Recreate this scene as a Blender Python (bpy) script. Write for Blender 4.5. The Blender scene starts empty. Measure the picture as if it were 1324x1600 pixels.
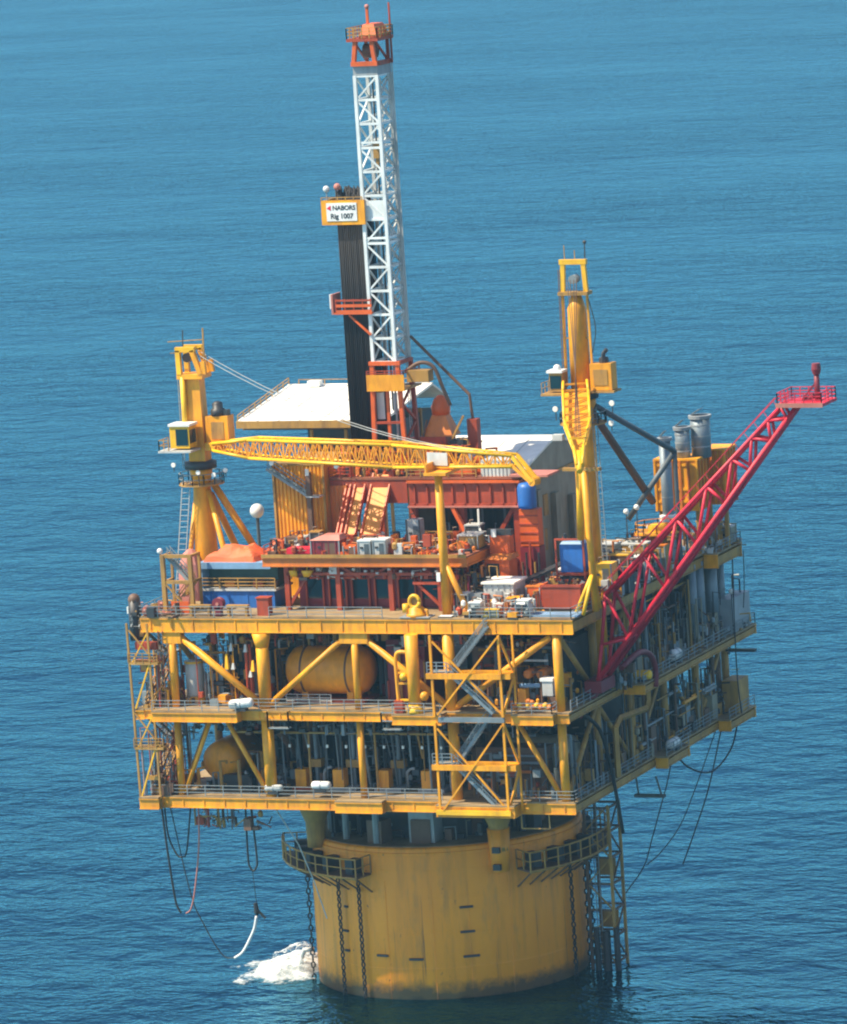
import bpy, math, random
from mathutils import Vector, Matrix
random.seed(7)
sc = bpy.context.scene
col = sc.collection

# ------------------------------------------------------------------ camera
cam = bpy.data.cameras.new("camera")
cam.sensor_fit = 'VERTICAL'; cam.sensor_height = 24.0; cam.lens = 135.0
cam.clip_start = 5.0; cam.clip_end = 90000.0
co = bpy.data.objects.new("camera", cam); col.objects.link(co)
_r = Vector((0.92491143, 0.37493008, -0.0629785)); _u = Vector((0.00274774, 0.15905657, 0.98726565)); _f = Vector((-0.38017273, 0.91330633, -0.14608303))
_m = Matrix(((_r.x, _u.x, -_f.x, 228.67934), (_r.y, _u.y, -_f.y, -549.88727), (_r.z, _u.z, -_f.z, 136.75198), (0, 0, 0, 1)))
co.matrix_world = _m
sc.camera = co

# ------------------------------------------------------------------ sky, sun, exposure
SUN_EL, TO_SUN = math.radians(55), Vector((-0.83, -0.56, 0)).normalized()
w = bpy.data.worlds.new("World"); sc.world = w; w.use_nodes = True
nt = w.node_tree; nt.nodes.clear()
sky = nt.nodes.new("ShaderNodeTexSky"); sky.sky_type = 'NISHITA'; sky.sun_disc = False
sky.sun_elevation = SUN_EL; sky.sun_rotation = math.atan2(TO_SUN.x, TO_SUN.y)
sky.air_density = 1.0; sky.dust_density = 1.1; sky.ozone_density = 1.6
bg = nt.nodes.new("ShaderNodeBackground"); bg.inputs[1].default_value = 0.115
wo = nt.nodes.new("ShaderNodeOutputWorld")
nt.links.new(sky.outputs[0], bg.inputs[0]); nt.links.new(bg.outputs[0], wo.inputs[0])
sl = bpy.data.lights.new("sun", 'SUN'); sl.energy = 5.0; sl.angle = math.radians(0.5); sl.color = (1.0, 0.88, 0.68)
so = bpy.data.objects.new("sun", sl); col.objects.link(so)
d = TO_SUN * math.cos(SUN_EL) + Vector((0, 0, math.sin(SUN_EL)))
so.rotation_euler = d.to_track_quat('Z', 'Y').to_euler(); so.location = d * 300
sc.view_settings.view_transform = 'Standard'; sc.view_settings.look = 'None'
sc.view_settings.exposure = 0.75; sc.view_settings.gamma = 1.0
sc.render.engine = 'CYCLES'
sc.cycles.use_denoising = True; sc.cycles.adaptive_threshold = 0.02
sc.cycles.filter_width = 2.1; sc.cycles.max_bounces = 6; sc.cycles.transparent_max_bounces = 16; sc.cycles.volume_bounces = 0; sc.cycles.sample_clamp_indirect = 4.0

# ------------------------------------------------------------------ materials
def newmat(name):
    m = bpy.data.materials.new(name); m.use_nodes = True
    n = m.node_tree.nodes; return m, n, m.node_tree.links, n["Principled BSDF"]

def paint(name, c, rough=0.5, wear=0.35, wc=None, scale=1.5, streak=True, metal=0.0):
    """Painted steel: blotchy fading, down-running grime streaks and rust specks."""
    m, n, l, b = newmat(name)
    geo = n.new("ShaderNodeNewGeometry")
    mp = n.new("ShaderNodeMapping"); l.new(geo.outputs["Position"], mp.inputs[0])
    mp.inputs["Scale"].default_value = (1, 1, 0.22 if streak else 1)
    t1 = n.new("ShaderNodeTexNoise"); t1.inputs["Scale"].default_value = scale; t1.inputs["Detail"].default_value = 7; t1.inputs["Roughness"].default_value = 0.65
    l.new(mp.outputs[0], t1.inputs[0])
    r1 = n.new("ShaderNodeValToRGB"); r1.color_ramp.elements[0].position = 0.45; r1.color_ramp.elements[1].position = 0.68
    l.new(t1.outputs[0], r1.inputs[0])
    mul = n.new("ShaderNodeMath"); mul.operation = 'MULTIPLY'; mul.inputs[1].default_value = wear; l.new(r1.outputs[0], mul.inputs[0])
    t2 = n.new("ShaderNodeTexNoise"); t2.inputs["Scale"].default_value = 0.35; t2.inputs["Detail"].default_value = 4
    l.new(geo.outputs["Position"], t2.inputs[0])
    hsv = n.new("ShaderNodeHueSaturation"); hsv.inputs["Color"].default_value = (*c, 1)
    mr = n.new("ShaderNodeMapRange"); mr.inputs[1].default_value = 0.3; mr.inputs[2].default_value = 0.7; mr.inputs[3].default_value = 0.72; mr.inputs[4].default_value = 1.1
    l.new(t2.outputs[0], mr.inputs[0]); l.new(mr.outputs[0], hsv.inputs["Value"])
    mx = n.new("ShaderNodeMixRGB"); l.new(mul.outputs[0], mx.inputs[0]); l.new(hsv.outputs[0], mx.inputs[1])
    if wc is None: wc = tuple(0.35 * x + 0.04 * y for x, y in zip(c, (1.0, 0.55, 0.3)))
    mx.inputs[2].default_value = (*wc, 1)
    l.new(mx.outputs[0], b.inputs["Base Color"])
    b.inputs["Roughness"].default_value = rough; b.inputs["Metallic"].default_value = metal
    return m

YEL = paint("yellow_paint", (0.90, 0.385, 0.007), 0.5, 0.6, (0.46, 0.16, 0.02))
YBR = paint("bright_yellow_paint", (0.92, 0.52, 0.012), 0.45, 0.5, (0.6, 0.24, 0.02))
TAN = paint("weathered_tan_paint", (0.46, 0.25, 0.05), 0.6, 0.6, (0.16, 0.09, 0.04))
ORG = paint("orange_paint", (0.66, 0.19, 0.02), 0.5, 0.45, (0.3, 0.09, 0.025))
TNK = paint("orange_yellow_paint", (0.93, 0.36, 0.008), 0.45, 0.35, (0.3, 0.12, 0.03))
RST = paint("rust_red_paint", (0.42, 0.06, 0.018), 0.55, 0.5, (0.13, 0.03, 0.02))
RDO = paint("bright_orange_red_paint", (0.72, 0.12, 0.015), 0.5, 0.35, (0.3, 0.06, 0.02))
RED = paint("crimson_paint", (0.72, 0.018, 0.05), 0.5, 0.45, (0.24, 0.012, 0.02))
MAR = paint("maroon_paint", (0.22, 0.018, 0.03), 0.5, 0.4)
BLU = paint("blue_paint", (0.025, 0.15, 0.5), 0.45, 0.35, (0.03, 0.06, 0.13))
LBL = paint("light_blue_paint", (0.2, 0.36, 0.55), 0.5, 0.3)
WHT = paint("white_paint", (0.82, 0.82, 0.78), 0.5, 0.18, (0.5, 0.44, 0.36))
ROOF = paint("white_roof_paint", (0.9, 0.86, 0.76), 0.6, 0.3, (0.6, 0.52, 0.42), streak=False)
MSTW = paint("pale_galvanised_steel", (0.80, 0.84, 0.82), 0.45, 0.3, (0.45, 0.44, 0.38), metal=0.05)
GRY = paint("grey_paint", (0.34, 0.37, 0.38), 0.5, 0.4)
LGR = paint("light_grey_paint", (0.55, 0.56, 0.53), 0.5, 0.35, (0.3, 0.27, 0.22))
STK = paint("dull_grey_steel", (0.22, 0.27, 0.30), 0.5, 0.35, (0.17, 0.17, 0.16), metal=0.25)
GRT = paint("galvanised_grating", (0.26, 0.30, 0.31), 0.55, 0.4)
OLV = paint("olive_grey_cladding", (0.3, 0.27, 0.19), 0.6, 0.4)
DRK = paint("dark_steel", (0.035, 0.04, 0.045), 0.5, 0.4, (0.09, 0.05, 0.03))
PIP = paint("racked_pipe_steel", (0.011, 0.012, 0.015), 0.7, 0.5, (0.03, 0.02, 0.016))
BLK = paint("black_rubber", (0.018, 0.018, 0.02), 0.6, 0.2)
BRN = paint("brown_steel", (0.16, 0.085, 0.05), 0.6, 0.5)
DECK = paint("deck_plate", (0.34, 0.24, 0.12), 0.7, 0.5, (0.1, 0.05, 0.03), scale=0.5, streak=False)
DECKR = paint("rusty_deck_plate", (0.3, 0.1, 0.05), 0.7, 0.5, (0.14, 0.07, 0.04), scale=0.5, streak=False)
TARP = paint("orange_tarpaulin", (0.72, 0.13, 0.03), 0.65, 0.25, (0.5, 0.2, 0.08), streak=False)
PINK = paint("faded_red_paint", (0.55, 0.2, 0.15), 0.6, 0.3)

def glassmat():
    m, n, l, b = newmat("dark_window_glass")
    b.inputs["Base Color"].default_value = (0.01, 0.035, 0.045, 1); b.inputs["Roughness"].default_value = 0.08
    b.inputs["Specular IOR Level"].default_value = 0.7
    return m
DKG = paint("dark_blue_grey_steel", (0.09, 0.115, 0.13), 0.5, 0.4, (0.07, 0.05, 0.04))
RMP = paint("orange_ramp_paint", (0.80, 0.30, 0.03), 0.55, 0.4, (0.5, 0.15, 0.03))
GLS = glassmat()

def lampmat():
    m, n, l, b = newmat("white_lamp_housing")
    b.inputs["Base Color"].default_value = (0.88, 0.86, 0.78, 1); b.inputs["Roughness"].default_value = 0.25
    return m
LMP = lampmat()

def hullmat():
    """Yellow hull paint: plate blotches, rust runs, marine growth round the waterline."""
    m, n, l, b = newmat("hull_paint")
    geo = n.new("ShaderNodeNewGeometry"); sep = n.new("ShaderNodeSeparateXYZ"); l.new(geo.outputs["Position"], sep.inputs[0])
    def noise(scale, sz, det=6, ro=0.6):
        mp = n.new("ShaderNodeMapping"); mp.inputs["Scale"].default_value = (1, 1, sz); l.new(geo.outputs["Position"], mp.inputs[0])
        t = n.new("ShaderNodeTexNoise"); t.inputs["Scale"].default_value = scale; t.inputs["Detail"].default_value = det; t.inputs["Roughness"].default_value = ro
        l.new(mp.outputs[0], t.inputs[0]); return t.outputs[0]
    def ramp(src, a, bb, lo=0.0, hi=1.0):
        r = n.new("ShaderNodeMapRange"); r.inputs[1].default_value = a; r.inputs[2].default_value = bb; r.inputs[3].default_value = lo; r.inputs[4].default_value = hi
        l.new(src, r.inputs[0]); return r.outputs[0]
    def mix(f, a, bcol):
        x = n.new("ShaderNodeMixRGB"); l.new(f, x.inputs[0])
        if isinstance(a, tuple): x.inputs[1].default_value = (*a, 1)
        else: l.new(a, x.inputs[1])
        x.inputs[2].default_value = (*bcol, 1); return x.outputs[0]
    c = mix(ramp(noise(0.22, 0.35), 0.35, 0.7), (0.96, 0.34, 0.01), (0.86, 0.285, 0.01))
    c = mix(ramp(noise(0.8, 0.1), 0.5, 0.75, 0, 0.7), c, (0.42, 0.16, 0.02))
    c = mix(ramp(noise(0.28, 0.25, 5, 0.7), 0.55, 0.72, 0, 0.75), c, (0.42, 0.19, 0.04))
    c = mix(ramp(noise(1.6, 0.06, 4), 0.62, 0.74, 0, 0.7), c, (0.2, 0.08, 0.03))
    c = mix(ramp(noise(2.2, 0.6), 0.66, 0.74, 0, 0.8), c, (0.16, 0.06, 0.03))
    add = n.new("ShaderNodeMath"); add.operation = 'MULTIPLY_ADD'; l.new(noise(0.55, 1.0, 8, 0.7), add.inputs[0]); add.inputs[1].default_value = -3.0; l.new(sep.outputs[2], add.inputs[2])
    c = mix(ramp(add.outputs[0], 0.5, -0.7), c, (0.17, 0.09, 0.035))
    c = mix(ramp(add.outputs[0], -1.2, -1.9), c, (0.05, 0.035, 0.02))
    l.new(c, b.inputs["Base Color"]); b.inputs["Roughness"].default_value = 0.55
    bp = n.new("ShaderNodeBump"); bp.inputs["Strength"].default_value = 0.3; bp.inputs["Distance"].default_value = 0.15
    l.new(noise(0.45, 1.0, 3), bp.inputs["Height"]); l.new(bp.outputs[0], b.inputs["Normal"])
    return m
HULL = hullmat()

def watermat():
    m, n, l, b = newmat("sea_water")
    geo = n.new("ShaderNodeNewGeometry")
    def noise(scale, stretch, rot, det, ro, dist=0.0):
        mp = n.new("ShaderNodeMapping"); mp.inputs["Rotation"].default_value = (0, 0, rot); mp.inputs["Scale"].default_value = (1.0 / stretch, 1, 1)
        l.new(geo.outputs["Position"], mp.inputs[0])
        t = n.new("ShaderNodeTexNoise"); t.inputs["Scale"].default_value = scale; t.inputs["Detail"].default_value = det; t.inputs["Roughness"].default_value = ro; t.inputs["Distortion"].default_value = dist
        l.new(mp.outputs[0], t.inputs[0]); return t.outputs[0]
    def madd(a, k, prev=None):
        x = n.new("ShaderNodeMath"); x.operation = 'MULTIPLY_ADD'; l.new(a, x.inputs[0]); x.inputs[1].default_value = k
        if prev is None: x.inputs[2].default_value = 0
        else: l.new(prev, x.inputs[2])
        return x.outputs[0]
    h = madd(noise(0.19, 1.3, 0.25, 4, 0.62, 0.3), 1.35)
    h = madd(noise(0.95, 1.5, 0.5, 1.0, 0.5), 0.19, h)
    h = madd(noise(0.05, 1.5, 0.3, 1.0, 0.5), 1.6, h)
    pm = n.new("ShaderNodeMapRange"); pm.inputs[1].default_value = 0.3; pm.inputs[2].default_value = 0.7; pm.inputs[3].default_value = 0.55; pm.inputs[4].default_value = 1.25
    l.new(noise(0.012, 2.0, 0.3, 3, 0.6), pm.inputs[0]); gu = n.new("ShaderNodeMath"); gu.operation = 'MULTIPLY'; l.new(h, gu.inputs[0]); l.new(pm.outputs[0], gu.inputs[1]); h = gu.outputs[0]
    bp = n.new("ShaderNodeBump"); bp.inputs["Strength"].default_value = 1.0; bp.inputs["Distance"].default_value = 1.0
    l.new(h, bp.inputs["Height"]); l.new(bp.outputs[0], b.inputs["Normal"])
    n.remove(b)
    df = n.new("ShaderNodeBsdfDiffuse"); df.inputs["Color"].default_value = (0.0, 0.004, 0.008, 1); l.new(bp.outputs[0], df.inputs["Normal"])
    gl = n.new("ShaderNodeBsdfGlossy"); gl.inputs["Color"].default_value = (0.24, 0.66, 0.87, 1); gl.inputs["Roughness"].default_value = 0.07; l.new(bp.outputs[0], gl.inputs["Normal"])
    fr = n.new("ShaderNodeFresnel"); fr.inputs["IOR"].default_value = 2.3; l.new(bp.outputs[0], fr.inputs["Normal"])
    ms_ = n.new("ShaderNodeMixShader"); l.new(fr.outputs[0], ms_.inputs[0]); l.new(df.outputs[0], ms_.inputs[1]); l.new(gl.outputs[0], ms_.inputs[2])
    l.new(ms_.outputs[0], n["Material Output"].inputs["Surface"])
    return m
SEA = watermat()

def foammat():
    """Aerated water: opaque where the froth is thick, thinning to broken lace (thickness is stored on the mesh)."""
    m, n, l, b = newmat("white_foam")
    at = n.new("ShaderNodeAttribute"); at.attribute_name = "froth"
    geo = n.new("ShaderNodeNewGeometry"); t = n.new("ShaderNodeTexNoise"); t.inputs["Scale"].default_value = 1.7; t.inputs["Detail"].default_value = 6; t.inputs["Roughness"].default_value = 0.7; l.new(geo.outputs["Position"], t.inputs[0])
    ad = n.new("ShaderNodeMath"); ad.operation = 'MULTIPLY_ADD'; l.new(t.outputs[0], ad.inputs[0]); ad.inputs[1].default_value = 1.5; l.new(at.outputs["Fac"], ad.inputs[2])
    mr = n.new("ShaderNodeMapRange"); mr.inputs[1].default_value = 0.75; mr.inputs[2].default_value = 1.35; l.new(ad.outputs[0], mr.inputs[0])
    n.remove(b); df = n.new("ShaderNodeBsdfDiffuse"); df.inputs["Color"].default_value = (0.93, 0.96, 0.95, 1)
    tl = n.new("ShaderNodeBsdfTranslucent"); tl.inputs["Color"].default_value = (0.93, 0.97, 0.97, 1); mx = n.new("ShaderNodeMixShader"); mx.inputs[0].default_value = 0.45; l.new(df.outputs[0], mx.inputs[1]); l.new(tl.outputs[0], mx.inputs[2])
    tp = n.new("ShaderNodeBsdfTransparent"); m2 = n.new("ShaderNodeMixShader"); l.new(mr.outputs[0], m2.inputs[0]); l.new(tp.outputs[0], m2.inputs[1]); l.new(mx.outputs[0], m2.inputs[2])
    l.new(m2.outputs[0], n["Material Output"].inputs["Surface"])
    return m
FOAM = foammat()

# ------------------------------------------------------------------ mesh helpers
class B:
    def __init__(s): s.v = []; s.f = []
    def __iadd__(s, o):
        k = len(s.v); s.v += o.v; s.f += [tuple(i + k for i in q) for q in o.f]; return s
    def __add__(s, o):
        n = B(); n += s; n += o; return n

def V(*a): return Vector(a)
def box(x0, x1, y0, y1, z0, z1):
    b = B(); b.v = [(x, y, z) for z in (z0, z1) for x, y in ((x0, y0), (x1, y0), (x1, y1), (x0, y1))]
    b.f = [(3, 2, 1, 0), (4, 5, 6, 7), (0, 1, 5, 4), (1, 2, 6, 5), (2, 3, 7, 6), (3, 0, 4, 7)]; return b
def cbox(c, s): return box(c[0] - s[0] / 2, c[0] + s[0] / 2, c[1] - s[1] / 2, c[1] + s[1] / 2, c[2], c[2] + s[2])
def frame3(d):
    d = d.normalized(); a = Vector((0, 0, 1)) if abs(d.z) < 0.95 else Vector((1, 0, 0))
    x = a.cross(d).normalized(); y = d.cross(x); return x, y
def tube(p0, p1, r, r1=None, n=8):
    p0, p1 = Vector(p0), Vector(p1); r1 = r if r1 is None else r1
    x, y = frame3(p1 - p0); b = B()
    for p, q in ((p0, r), (p1, r1)):
        for i in range(n):
            a = 2 * math.pi * i / n; b.v.append(tuple(p + x * (q * math.cos(a)) + y * (q * math.sin(a))))
    for i in range(n):
        j = (i + 1) % n; b.f.append((i, j, n + j, n + i))
    b.f.append(tuple(range(n - 1, -1, -1))); b.f.append(tuple(range(n, 2 * n))); return b
def path(pts, r, n=6, rr=None):
    pts = [Vector(p) for p in pts]; b = B(); x = None
    for k, p in enumerate(pts):
        d = (pts[min(k + 1, len(pts) - 1)] - pts[max(k - 1, 0)]).normalized()
        if x is None: x, y = frame3(d)
        x = (x - d * x.dot(d)).normalized(); y = d.cross(x); q = rr[k] if rr else r
        for i in range(n):
            a = 2 * math.pi * i / n; b.v.append(tuple(p + x * (q * math.cos(a)) + y * (q * math.sin(a))))
    for k in range(len(pts) - 1):
        for i in range(n):
            j = (i + 1) % n; b.f.append((k * n + i, k * n + j, (k + 1) * n + j, (k + 1) * n + i))
    b.f.append(tuple(range(n - 1, -1, -1))); b.f.append(tuple((len(pts) - 1) * n + i for i in range(n))); return b
def smooth(pts, k=6):
    P = [Vector(p) for p in pts]; P = [2 * P[0] - P[1]] + P + [2 * P[-1] - P[-2]]; out = []
    for i in range(1, len(P) - 2):
        a, b, c, d = P[i - 1:i + 3]
        for j in range(k):
            t = j / k; out.append(0.5 * ((2 * b) + (c - a) * t + (2 * a - 5 * b + 4 * c - d) * t * t + (3 * b - a - 3 * c + d) * t ** 3))
    out.append(P[-2]); return out
def beam(p0, p1, w, h):
    """Rectangular bar: w across (horizontal), h in the other direction."""
    p0, p1 = Vector(p0), Vector(p1); x, y = frame3(p1 - p0); b = B()
    for p in (p0, p1):
        for sx, sy in ((-1, -1), (1, -1), (1, 1), (-1, 1)): b.v.append(tuple(p + x * (sx * w / 2) + y * (sy * h / 2)))
    b.f = [(0, 1, 2, 3), (7, 6, 5, 4), (0, 4, 5, 1), (1, 5, 6, 2), (2, 6, 7, 3), (3, 7, 4, 0)]; return b
def ibeam(p0, p1, w, h, t=0.08):
    p0, p1 = Vector(p0), Vector(p1); x, y = frame3(p1 - p0)
    if y.z < 0: y = -y
    o = y * (h / 2 - t / 2)
    return beam(p0 + o, p1 + o, w, t) + beam(p0 - o, p1 - o, w, t) + beam(p0, p1, t, h - 2 * t)
def lathe(c, prof, n=32, cap=True):
    b = B()
    for r, z in prof:
        for i in range(n):
            a = 2 * math.pi * i / n; b.v.append((c[0] + r * math.cos(a), c[1] + r * math.sin(a), c[2] + z))
    for k in range(len(prof) - 1):
        for i in range(n):
            j = (i + 1) % n; b.f.append((k * n + i, k * n + j, (k + 1) * n + j, (k + 1) * n + i))
    if cap:
        b.f.append(tuple(range(n - 1, -1, -1))); b.f.append(tuple((len(prof) - 1) * n + i for i in range(n)))
    return b
def hlathe(p0, d, prof, n=20):
    """Surface of revolution along direction d from p0: profile of (radius, distance)."""
    p0 = Vector(p0); d = Vector(d).normalized(); x, y = frame3(d); b = B()
    for r, s in prof:
        for i in range(n):
            a = 2 * math.pi * i / n; b.v.append(tuple(p0 + d * s + x * (r * math.cos(a)) + y * (r * math.sin(a))))
    for k in range(len(prof) - 1):
        for i in range(n):
            j = (i + 1) % n; b.f.append((k * n + i, k * n + j, (k + 1) * n + j, (k + 1) * n + i))
    b.f.append(tuple(range(n - 1, -1, -1))); b.f.append(tuple((len(prof) - 1) * n + i for i in range(n))); return b
def ball(c, r, n=8):
    return lathe(c, [(r * math.sin(math.pi * k / n) + 1e-4, -r * math.cos(math.pi * k / n)) for k in range(n + 1)], 10)
def prism(poly, z0, z1):
    n = len(poly); b = B(); b.v = [(x, y, z0) for x, y in poly] + [(x, y, z1) for x, y in poly]
    b.f = [tuple(range(n - 1, -1, -1)), tuple(range(n, 2 * n))] + [(i, (i + 1) % n, n + (i + 1) % n, n + i) for i in range(n)]; return b
def hexa(pts, z0, z1, top=None):
    top = top or pts; b = B(); b.v = [(x, y, z0) for x, y in pts] + [(x, y, z1) for x, y in top]
    b.f = [(3, 2, 1, 0), (4, 5, 6, 7), (0, 1, 5, 4), (1, 2, 6, 5), (2, 3, 7, 6), (3, 0, 4, 7)]; return b
def rot(b, c, ang):
    ca, sa = math.cos(ang), math.sin(ang); o = B(); o.f = list(b.f)
    o.v = [(c[0] + (x - c[0]) * ca - (y - c[1]) * sa, c[1] + (x - c[0]) * sa + (y - c[1]) * ca, z) for x, y, z in b.v]; return o
def corrug(p0, p1, z0, z1, pitch=0.5, depth=0.09):
    """Ribbed sheet cladding between two plan points: trapezoid ribs standing proud."""
    p0, p1 = Vector((*p0, 0)), Vector((*p1, 0)); d = p1 - p0; L = d.length; d.normalize(); nrm = Vector((d.y, -d.x, 0)); b = B()
    n = max(2, int(L / pitch)); xs = []
    for i in range(n):
        a = i * L / n; q = L / n
        xs += [(a, 0), (a + 0.3 * q, 0), (a + 0.45 * q, depth), (a + 0.85 * q, depth)]
    xs.append((L, 0))
    for s, o in xs:
        p = p0 + d * s + nrm * o; b.v += [(p.x, p.y, z0), (p.x, p.y, z1)]
    b.f = [(2 * i, 2 * i + 2, 2 * i + 3, 2 * i + 1) for i in range(len(xs) - 1)]
    return b
def rail(pts, h=1.1, gap=1.8, r=0.045, mid=2, close=False):
    """Handrail along points: posts, top rail, knee rails."""
    b = B(); pts = [Vector(p) for p in pts]
    if close: pts.append(pts[0])
    for a, c in zip(pts, pts[1:]):
        L = (c - a).length; n = max(1, round(L / gap))
        for i in range(n + 1):
            p = a.lerp(c, i / n); b += beam(p, p + V(0, 0, h), 2 * r, 2 * r)
        for k in range(mid + 1):
            o = V(0, 0, h * (k + 1) / (mid + 1)); b += beam(a + o, c + o, 1.6 * r, 1.6 * r)
    return b
def stair(p0, p1, width=0.9, side=(0, 1, 0), r=0.05):
    """Straight flight: two stringers, treads and handrails."""
    p0, p1 = Vector(p0), Vector(p1); s = Vector(side) * width; b = B()
    for o in (V(0, 0, 0), s):
        b += beam(p0 + o, p1 + o, 0.1, 0.3); b += beam(p0 + o + V(0, 0, 1), p1 + o + V(0, 0, 1), 0.07, 0.07); b += beam(p0 + o + V(0, 0, .55), p1 + o + V(0, 0, .55), 0.06, 0.06)
        for t in (0.05, 0.35, 0.65, 0.95):
            q = p0.lerp(p1, t) + o; b += beam(q, q + V(0, 0, 1), 0.06, 0.06)
    n = int(abs(p1.z - p0.z) / 0.25)
    for i in range(n):
        q = p0.lerp(p1, (i + 0.5) / n); h = V(p1.x - p0.x, p1.y - p0.y, 0).normalized() * 0.13
        a = q - h; c = q + h; k = len(b.v)
        b.v += [tuple(a), tuple(a + s), tuple(c + s), tuple(c)]; b.f.append((k, k + 1, k + 2, k + 3))
    return b
def clutter(name, label, area, z, n, hmax, seed, mats, cat="fittings", dens=(.5, .25, .15, .1)):
    """A mass of small pipes, valves, boxes and bars too jumbled to count, joined in one mesh with several paints."""
    rnd = random.Random(seed); b = B(); mi = []
    xa, xb, ya, yb = area
    for i in range(n):
        x, y = rnd.uniform(xa, xb), rnd.uniform(ya, yb); k = rnd.random(); h = hmax * rnd.uniform(.15, 1) ** 1.5; f0 = len(b.f)
        if k < dens[0]:
            r = rnd.choice((.05, .07, .1, .16)); q = Vector((x, y, z)); t = q + V(0, 0, h); e = t + V(rnd.uniform(-1.2, 1.2), rnd.uniform(-.8, .8), 0)
            b += path([q, t, e] + ([e - V(0, 0, h * rnd.random())] if rnd.random() < .4 else []), r, 5)
        elif k < dens[0] + dens[1]:
            s = rnd.uniform(.2, .9); b += cbox((x, y, z + (rnd.random() * h * .7 if rnd.random() < .4 else 0)), (s, s * rnd.uniform(.5, 1.3), rnd.uniform(.2, .9) * min(1.6, h + .3)))
        elif k < dens[0] + dens[1] + dens[2]:
            r = rnd.uniform(.12, .32); b += lathe((x, y, z + rnd.random() * h * .6), [(r * .5, 0), (r, r * .5), (r, r * 2), (r * .4, r * 2.6)], 7)
        else:
            b += beam((x, y, z + h * rnd.random()), (x + rnd.uniform(-2, 2), y + rnd.uniform(-1, 1), z + h * rnd.random()), .1, .1)
        mi += [rnd.randrange(len(mats))] * (len(b.f) - f0)
    o = one(name, b, mats[0], label, cat, None, False, "stuff")
    for m_ in mats[1:]: o.data.materials.append(m_)
    o.data.polygons.foreach_set("material_index", mi); o.data.update(); return o
def ladder(p0, p1, side=(1, 0, 0), w=0.5):
    p0, p1 = Vector(p0), Vector(p1); s = Vector(side) * w; b = beam(p0, p1, .07, .07) + beam(p0 + s, p1 + s, .07, .07)
    n = int((p1 - p0).length / 0.6)
    for i in range(n): q = p0.lerp(p1, (i + .5) / n); b += beam(q, q + s, .05, .05)
    return b

def obj(name, b, mat, parent=None, sm=False, kind=None):
    me = bpy.data.meshes.new(name); me.from_pydata([tuple(v) for v in b.v], [], b.f); me.materials.append(mat)
    if sm:
        for p in me.polygons: p.use_smooth = len(p.vertices) == 4
    me.update(); o = bpy.data.objects.new(name, me); col.objects.link(o)
    if parent is not None:
        o.parent = parent
        q = parent; off = Vector((0, 0, 0))
        if q.type == 'EMPTY' : off = q.location
        o.location = -off
    if kind: o["kind"] = kind
    return o
def sub(name, b, mat, parent, sm=False):
    """A piece of a part: its parent is a mesh that already sits in world coordinates."""
    o = obj(name, b, mat, None, sm); o.parent = parent; return o
def thing(name, label, cat, loc=(0, 0, 0), group=None):
    o = bpy.data.objects.new(name, None); col.objects.link(o); o.location = loc; o.empty_display_size = 0.5
    o["label"] = label; o["category"] = cat
    if group: o["group"] = group
    return o
def one(name, b, mat, label, cat, group=None, sm=False, kind=None):
    o = obj(name, b, mat, None, sm); o["label"] = label; o["category"] = cat
    if group: o["group"] = group
    if kind: o["kind"] = kind
    return o
# ------------------------------------------------------------------ sea
R2 = 40000.0
sea = B(); sea.v = [(-R2, -R2, 0), (R2, -R2, 0), (R2, R2, 0), (-R2, R2, 0)]; sea.f = [(0, 1, 2, 3)]
so_ = obj("sea", sea, SEA); so_["kind"] = "structure"

ZT, ZM, ZL = 41.4, 31.9, 22.7
# ------------------------------------------------------------------ spar hull
HR = 14.35
def pol(r, deg, z=0.0): return Vector((r * math.cos(math.radians(deg)), r * math.sin(math.radians(deg)), z))
hull = thing("spar_hull", "huge yellow cylindrical floating hull standing in the sea under the decks", "hull")
obj("shell", lathe((0, 0, 0), [(HR, -9), (HR, 15.75), (HR - .1, 15.9), (HR - .35, 16.0)], 96), HULL, hull, True)
obj("rim", lathe((0, 0, 0), [(HR + .14, 15.2), (HR + .14, 15.45), (HR + .02, 15.5), (HR + .02, 15.2), (HR + .14, 15.2)], 96, False), HULL, hull)
obj("top_plate", lathe((0, 0, 0), [(HR - .4, 15.96), (HR - .4, 16.06)], 64), DECK, hull)
for dg, z, wd in ((262, 4.6, 1.3), (277, 4.3, 1.5), (300, 4.4, 1.7), (299, 7.0, 1.5), (299, 9.6, 1.4), (243, 6.8, .7), (243, 4.7, .7), (244, 9.4, .5)):
    a = pol(HR + .07, dg, z); t = pol(1, dg + 90)
    obj("pad_eye", beam(a - t * wd / 2, a + t * wd / 2, .22, .22), DRK, hull)
for z in (3.2, 6.9, 10.6, 13.6):
    obj("weld_seam", lathe((0, 0, 0), [(HR + .002, z), (HR + .014, z + .03), (HR + .014, z + .07), (HR + .002, z + .1)], 96, False), HULL, hull)
for dg in (265, 300, 318, 285):       # vertical rubbing strips, seen as faint seams
    a = pol(HR + .01, dg); obj("seam_strip", beam(a + V(0, 0, -2), a + V(0, 0, 12.5), .05, .05), HULL, hull)
for u in (11.4,):
    obj("leg_haunch", tube((10.2, -10.45, 13.0), (10.2, -10.45, 17.5), .95, 1.2, 12), HULL, hull, True)
    for z in (13.6, 15.4): obj("pad_eye", beam((9.9, -11.6, z), (10.7, -11.6, z), .5, .6), DRK, hull)
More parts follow.
